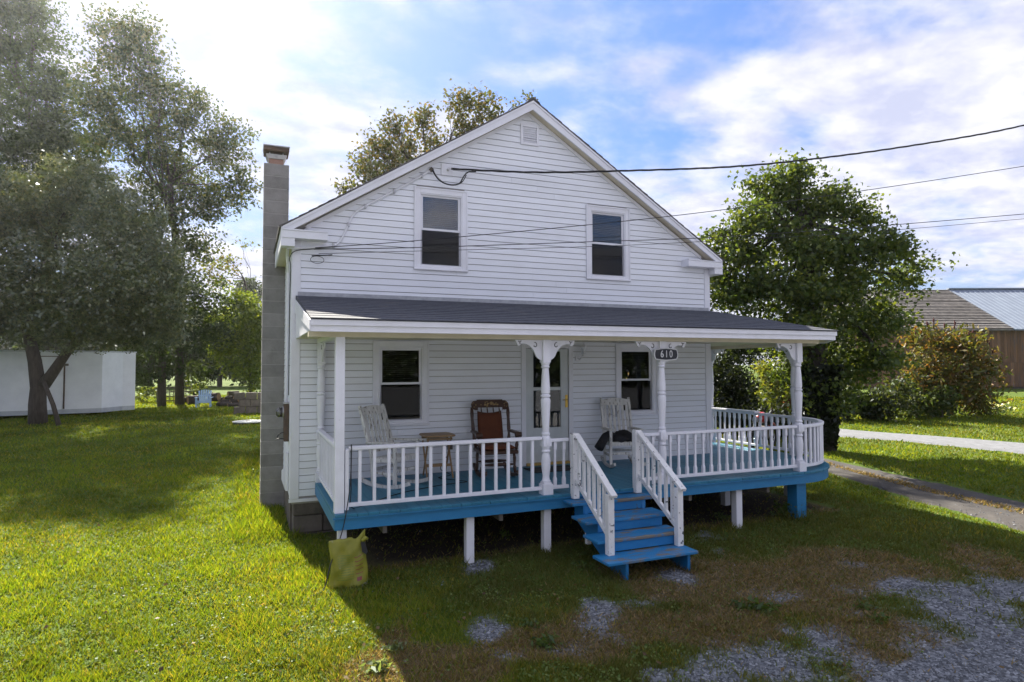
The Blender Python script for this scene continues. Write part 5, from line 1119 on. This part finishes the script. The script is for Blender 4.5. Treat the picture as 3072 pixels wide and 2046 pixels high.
# sumac and shrubs in front of the barn
b = gpt(2185, 955); dp = depth_of(b)
su = tree('sumac_bush', 'large rusty-gold sumac bush with dark red seed heads before the barn', 'shrub', b, px3([(2185, 920), (2183, 880)], dp),
     lobes_px([(2150, 785, 46, 40), (2222, 800, 50, 46), (2258, 860, 34, 56), (2190, 865, 70, 56), (2130, 850, 48, 48), (2200, 915, 60, 30), (2108, 778, 30, 26), (2250, 925, 30, 25)], dp, rv),
     [(.10, .105, .026), (.14, .12, .030), (.16, .11, .03), (.085, .10, .025), (.18, .09, .03), (.06, .085, .02), (.09, .11, .024)], .24, 460, .26, .10, 'leaf', LONG, 13, lp=20, twigs=6)
m = MB(); rs = random.Random(17)
for k in range(20):
    x_ = rs.uniform(2095, 2285); y_ = 742+abs(x_-2175)*.16+max(0, x_-2200)*.45+rs.uniform(-4, 18); p = Vector(at_depth(*D(x_, y_), dp+rs.uniform(-1.2, .5))); m.tube([p, p+Vector((rs.uniform(-.03, .03), 0, .12)), p+Vector((rs.uniform(-.05, .05), 0, .22))], [.02, .036, .008], 6)
paint('seed_red', (.09, .02, .018), (.06, .018, .015), 9, rough=.9); m.build('seed_heads', 'seed_red', su, True)['kind'] = 'stuff'
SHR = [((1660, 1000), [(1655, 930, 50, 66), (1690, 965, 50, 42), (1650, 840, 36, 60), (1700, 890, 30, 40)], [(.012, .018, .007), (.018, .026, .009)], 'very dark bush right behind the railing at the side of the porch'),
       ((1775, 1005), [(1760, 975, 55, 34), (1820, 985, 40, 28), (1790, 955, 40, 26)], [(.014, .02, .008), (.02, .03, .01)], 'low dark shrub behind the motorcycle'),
       ((2110, 962), [(2110, 915, 46, 36), (2085, 935, 40, 28), (2130, 938, 36, 24)], G_MID+G_AUT[:1], 'mixed green shrub growing in front of the sumac bush'),
       ((2165, 962), [(2166, 908, 30, 22), (2160, 935, 34, 22)], G_MID+G_YEL[:1], 'small bright green rounded shrub at the foot of the sumac bush'),
       ((2045, 966), [(2040, 925, 44, 36), (2010, 935, 36, 30), (2065, 890, 30, 30)], G_DARK+G_AUT[:1], 'shadowed shrub between the maple and the sumac bush'),
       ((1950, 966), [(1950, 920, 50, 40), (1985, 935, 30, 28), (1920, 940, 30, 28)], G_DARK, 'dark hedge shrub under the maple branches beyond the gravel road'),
       ((1775, 950), [(1768, 865, 34, 30), (1785, 900, 40, 34), (1755, 845, 20, 20), (1800, 925, 30, 24), (1810, 880, 26, 26)], G_YEL+[(.2, .19, .05)], 'sunlit yellow-green shrub seen through the open side of the porch'),
       ((1822, 955), [(1818, 930, 20, 20), (1830, 945, 18, 12)], [(.13, .035, .03), (.10, .04, .02), (.08, .06, .02)], 'low red-leaved bush next to the sunlit shrub'),
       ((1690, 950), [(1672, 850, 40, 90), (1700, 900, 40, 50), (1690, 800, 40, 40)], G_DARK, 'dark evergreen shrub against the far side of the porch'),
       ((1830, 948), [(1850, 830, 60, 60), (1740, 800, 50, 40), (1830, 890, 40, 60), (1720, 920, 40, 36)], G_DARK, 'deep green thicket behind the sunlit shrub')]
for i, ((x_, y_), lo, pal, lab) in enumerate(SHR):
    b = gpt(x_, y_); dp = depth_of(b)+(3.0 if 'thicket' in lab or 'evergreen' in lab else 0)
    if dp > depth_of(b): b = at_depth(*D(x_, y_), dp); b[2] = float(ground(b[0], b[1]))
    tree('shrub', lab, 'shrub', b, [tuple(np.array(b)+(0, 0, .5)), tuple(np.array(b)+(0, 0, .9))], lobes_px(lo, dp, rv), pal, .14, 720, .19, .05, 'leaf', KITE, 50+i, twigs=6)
b = gpt(2272, 955); dp = depth_of(b); r = np.random.default_rng(61)
fl = thing('flower_clump', 'clump of white flowers at the edge of the sumac shade', 'flowers', tuple(b))
n = 500; P = np.stack([b[0]+r.normal(0, .55, n), b[1]+r.normal(0, .3, n), b[2]+.05+r.random(n)*.35], -1); _obj('foliage', mesh_np('foliage', leaves(P, .14, LONG, r)-b, 4, palette(n, G_MID, r)), fl, 'leaf')
n = 110; P = np.stack([b[0]+r.normal(0, .55, n), b[1]+r.normal(0, .3, n), b[2]+.25+r.random(n)*.25], -1); _obj('petals', mesh_np('petals', leaves(P, .11, KITE, r)-b, 4, palette(n, [(.75, .75, .7)], r)), fl, 'leaf')
# far belt of woods round the horizon, away from the sky gaps of the view
r = np.random.default_rng(71); n = 80000; an = r.uniform(-1.15, .58, n); rad_ = r.uniform(150, 175, n); hz_ = (6+7*vnoise(an*40, an*0, 1.0, 5)+3*vnoise(an*160, an*0, 1, 6))*r.random(n)**.7
P = np.stack([CAM[0]+rad_*np.sin(an), CAM[1]+rad_*np.cos(an), .4+hz_], -1); fo = _obj('far_woods', mesh_np('far_woods', leaves(P, 1.1, KITE, r), 4, palette(n, G_DARK+G_MID[:1], r)), None, 'leaf'); fo['kind'] = 'stuff'; tag(fo, 'far belt of dark woods closing off the meadow', 'woods')
n = 26000; an = r.uniform(YAW+1.9, YAW+2*math.pi-1.9, n); rad_ = r.uniform(52, 68, n); hz_ = (3+5*vnoise(an*14, an*0, 1.0, 15)+2*vnoise(an*60, an*0, 1, 16))*r.random(n)**.75
P = np.stack([CAM[0]+rad_*np.sin(an), CAM[1]+rad_*np.cos(an), .2+hz_], -1); fo = _obj('roadside_woods', mesh_np('roadside_woods', leaves(P, 1.0, KITE, r), 4, palette(n, G_DARK+G_MID, r)), None, 'leaf'); fo['kind'] = 'stuff'; tag(fo, 'leafy woods across the road, mirrored in the windows', 'woods')
# ------------------------------------------------------------------ grass
def poly_in(x_, y_, A, B):
    P = np.concatenate([A, B[::-1]]); ins = np.zeros(len(x_), bool); j = len(P)-1
    for i in range(len(P)):
        c = ((P[i, 1] > y_) != (P[j, 1] > y_)) & (x_ < (P[j, 0]-P[i, 0])*(y_-P[i, 1])/(P[j, 1]-P[i, 1]+1e-12)+P[i, 0]); ins ^= c; j = i
    return ins
def scatter(n, r0, r1, r, a0=-1.12, a1=.92):
    rad = r0*(r1/r0)**r.random(n); an = YAW+r.uniform(a0, a1, n); return CAM[0]+rad*np.sin(an), CAM[1]+rad*np.cos(an), rad
def ground_z(x_, y_): return ground(x_, y_)+(fbm(x_, y_, .5, 77)-.5)*.03
r = np.random.default_rng(81)
x_, y_, rad = scatter(880000, 3.6, 48, r); G_, D_ = masks(x_, y_)
inside = ((x_ > -.05) & (x_ < W+.05) & (y_ > 0) & (y_ < BACK)); drv = poly_in(x_, y_, *DRIVE); rd = poly_in(x_, y_, *ROAD)
mid = poly_in(x_, y_, DRIVE[0]*.62+DRIVE[1]*.38, DRIVE[0]*.45+DRIVE[1]*.55)
under = (x_ > .45) & (x_ < 8.9) & (y_ > -1.9) & (y_ < 0)
lush = fbm(x_, y_, 1.1, 41); tuft = fbm(x_, y_, .28, 51)
keep = ~inside & ~rd & (~drv | mid) & (r.random(len(x_)) > G_**.8*.985) & (r.random(len(x_)) > under*.93) & (r.random(len(x_)) < .55+.9*tuft)
x_, y_, rad, G_, D_, lush, tuft, drv = [a[keep] for a in (x_, y_, rad, G_, D_, lush, tuft, drv)]
n = len(x_); z_ = ground_z(x_, y_)-.006+drv*.03; dead = (r.random(n) < np.clip(D_*.82+.04, 0, 1)) | drv
h = (.026+.030*r.random(n)+.075*np.clip(tuft-.5, 0, 1)*2*r.random(n)+.05*np.clip(lush-.55, 0, 1)*3*r.random(n))*(1-.25*dead)*(.9+.018*rad); wd = (.0035+.0012*r.random(n))*(.55+.17*rad)
edge = (x_ > -.8) & (x_ < .1) & (y_ > -.2) & (y_ < 8.7)
for lx_, ly_ in ((.43, -2.22), (2.02, -2.2), (3.11, -2.2), (6.38, -2.2), (7.66, -2.16), (3.6, -3.4), (4.3, -3.5), (-.2, 1.9)): edge |= np.hypot(x_-lx_, y_-ly_) < .26
h = h*np.where(edge, 1.3+1.1*r.random(n), 1.0)
an = r.random(n)*6.283; lean = h*(.25+.75*r.random(n)+.5*dead); la = r.random(n)*6.283
ux, uy = np.cos(an)*wd, np.sin(an)*wd; tx, ty = np.cos(la)*lean, np.sin(la)*lean
V = np.stack([np.stack([x_-ux, y_-uy, z_], -1), np.stack([x_+ux, y_+uy, z_], -1), np.stack([x_+tx, y_+ty, z_+h], -1)], 1)
gr = palette(n, [(.062, .115, .008), (.098, .152, .010), (.138, .180, .013), (.185, .195, .018)], r); gr = gr*(.45+1.15*np.clip(lush, .2, .9))[:, None]; yard = np.clip((x_-.35-.12*(-y_))/1.2, 0, 1)*np.clip((.6-y_)/.8, 0, 1)*np.clip((10.2-x_)/1.0, 0, 1); ol = palette(n, [(.060, .070, .018), (.090, .095, .028), (.125, .115, .042)], r); gr = gr*(1-.75*yard[:, None])+ol*.75*yard[:, None]  # worn olive grass; zone follows the house shadow, its dull shade mixed in
yel = (fbm(x_, y_, 1.7, 91) > .56) & (r.random(n) < .16); gr[yel] = palette(int(yel.sum()), [(.22, .21, .028), (.26, .22, .04)], r)
dd = palette(n, [(.16, .11, .052), (.23, .165, .08), (.31, .23, .12), (.11, .08, .038), (.12, .12, .035)], r); C = np.where(dead[:, None], dd, gr)
go = _obj('lawn_grass', mesh_np('lawn_grass', V.reshape(-1, 3), 3, C), None, 'grass'); go['kind'] = 'stuff'; tag(go, 'short mown lawn grass with dry brown patches round the house', 'grass')
# clover and broad-leaved weeds in the lawn
x_, y_, rad = scatter(135000, 3.6, 26, r); G_, D_ = masks(x_, y_); w_ = fbm(x_, y_, .55, 111)
keep = (w_ > .47) & (r.random(len(x_)) > G_*.97) & (r.random(len(x_)) > D_*.8) & ~((x_ > -.05) & (x_ < W+.05) & (y_ > 0) & (y_ < BACK)) & ~poly_in(x_, y_, *DRIVE) & ~poly_in(x_, y_, *ROAD)
x_, y_, rad = x_[keep], y_[keep], rad[keep]; n = len(x_); P = np.stack([x_, y_, ground_z(x_, y_)+.012+.035*r.random(n)], -1)
cl = _obj('clover', mesh_np('clover', leaves(P, .024, KITE*np.array([1.5, 1, 1]), r, 1.6), 4, palette(n, [(.075, .13, .022), (.11, .16, .035), (.16, .20, .065)], r)), None, 'grass'); cl['kind'] = 'stuff'; tag(cl, 'clover and small round weeds scattered through the lawn', 'clover')
# fallen leaves
x_, y_, rad = scatter(700, 4, 24, r); keep = ~((x_ > -.5) & (x_ < 9.2) & (y_ > -2.5) & (y_ < BACK)); x_, y_ = x_[keep], y_[keep]; n = len(x_)
fl_ = _obj('fallen_leaves', mesh_np('fallen_leaves', leaves(np.stack([x_, y_, ground_z(x_, y_)+.045], -1), .042, KITE*np.array([1.3, 1, 1.5]), r, 1.5), 4, palette(n, [(.17, .11, .06), (.22, .16, .08), (.12, .08, .05)], r)), None, 'grass'); fl_['kind'] = 'stuff'; tag(fl_, 'few dry tan leaves fallen on the lawn', 'leaves')
# gravel stones
x_, y_, rad = scatter(260000, 3.6, 16, r); G_, D_ = masks(x_, y_); keep = (r.random(len(x_)) < G_**1.5*.85+.004+.14*poly_in(x_, y_, *DRIVE)) & ~((x_ > -.05) & (x_ < W+.05) & (y_ > -.1)); x_, y_ = x_[keep], y_[keep]; n = len(x_)
oc = np.array([(1, 0, 0), (0, 1, 0), (-1, 0, 0), (0, -1, 0), (0, 0, 1)], float); tri = np.array([(0, 1, 4), (1, 2, 4), (2, 3, 4), (3, 0, 4)])
s = (.007+.013*r.random((n, 1, 1))**1.5); a = r.random(n)*6.283; S = oc[None]*(.6+.7*r.random((n, 5, 3)))*s; ca, sa = np.cos(a)[:, None], np.sin(a)[:, None]
S = np.stack([S[:, :, 0]*ca-S[:, :, 1]*sa, S[:, :, 0]*sa+S[:, :, 1]*ca, S[:, :, 2]*.75], -1)+np.stack([x_, y_, np.where(poly_in(x_, y_, *DRIVE), ground(x_, y_)+.024, ground_z(x_, y_)-.002)], -1)[:, None, :]
V = S[:, tri, :].reshape(-1, 3); cs = palette(n, [(.06, .063, .072), (.11, .117, .133), (.175, .185, .208), (.26, .272, .30)], r)*np.where(poly_in(x_, y_, *DRIVE), .5, 1.0)[:, None]
leafmat('pebble', 0.0, .02); st = _obj('gravel_stones', mesh_np('gravel_stones', V, 3, np.repeat(cs, 4, axis=0)), None, 'pebble'); st['kind'] = 'stuff'; tag(st, 'loose blue-grey gravel stones in the worn front yard', 'gravel')
# single weeds that stand out
WD = [(1345, 1310, .16, 'leafy green weed growing beside the bottom porch step'), (1255, 1490, .13, 'grassy weed tuft in the gravel patch before the steps'), (1215, 1445, .12, 'spreading weed beside the bare gravel patch near the lawn edge'), (1715, 1400, .15, 'tall green weed in the dry grass right of the steps'), (1760, 1408, .13, 'spiky grass tuft in the dry grass right of the steps'), (1985, 1400, .14, 'leafy weed at the edge of the big gravel patch'), (1815, 1190, .30, 'bushy green weed at the foot of the blue corner post'), (1660, 1195, .16, 'low weed growing beside the white deck leg'), (905, 1500, .12, 'pale clover clump on the shadow edge of the lawn'), (870, 1545, .14, 'pale leafy clump where the lawn turns to dry grass'), (2020, 1430, .12, 'green tuft between two gravel patches'), (1160, 1235, .15, 'dark weed growing beneath the deck'), (730, 1215, .14, 'weed tuft against the foundation by the porch corner'), (590, 1090, .18, 'ragged weeds at the foot of the block chimney')]
for i, (wx, wy, s, lab) in enumerate(WD):
    b = on_ground(*D(wx, wy)); r = np.random.default_rng(200+i); t = thing('weed', lab, 'weed', tuple(b))
    s *= .75; n = 60 if s < .2 else 420; hh = s*(1.0 if s < .2 else 1.4); P = np.stack([b[0]+r.normal(0, s*.55, n), b[1]+r.normal(0, s*.5, n), b[2]+.01+hh*r.random(n)**1.3*.8], -1)
    shp = LONG if 'spiky' in lab or 'grass' in lab else KITE; pal = [(.12, .17, .07), (.17, .21, .11)] if 'pale' in lab else G_MID+[(.07, .13, .02), (.10, .16, .03)]
    _obj('leaves', mesh_np('leaves', leaves(P, (.09 if shp is LONG else .04)*(1 if s < .2 else 1.3), shp, r, .8)-np.array(b), 4, palette(n, pal, r)), t, 'leaf')
    m = MB()
    for k in range(5): m.tube([b, b+np.array([r.normal(0, s*.3), r.normal(0, s*.3), hh*.7])], [.004, .002], 4)
    m.build('stem', 'leaf_stem' if 'leaf_stem' in MATS else 'pine', t)

# ------------------------------------------------------------------ thin scattering volume, added to imitate lens glare around the sun
m, nt, out = newmat('glare_veil'); pv = nt.nodes.new('ShaderNodeVolumePrincipled'); pv.inputs['Color'].default_value = (.92, .95, 1, 1); pv.inputs['Density'].default_value = GLARE_DENS; pv.inputs['Anisotropy'].default_value = .78
nt.links.new(pv.outputs[0], out.inputs['Volume'])
hz = MB().box(-1000, 1200, -160, 1600, -1.2, 26).build('glare_veil', 'glare_veil', None); hz['kind'] = 'stuff'; tag(hz, 'thin scattering air added over the yard to imitate lens glare', 'glare_veil')
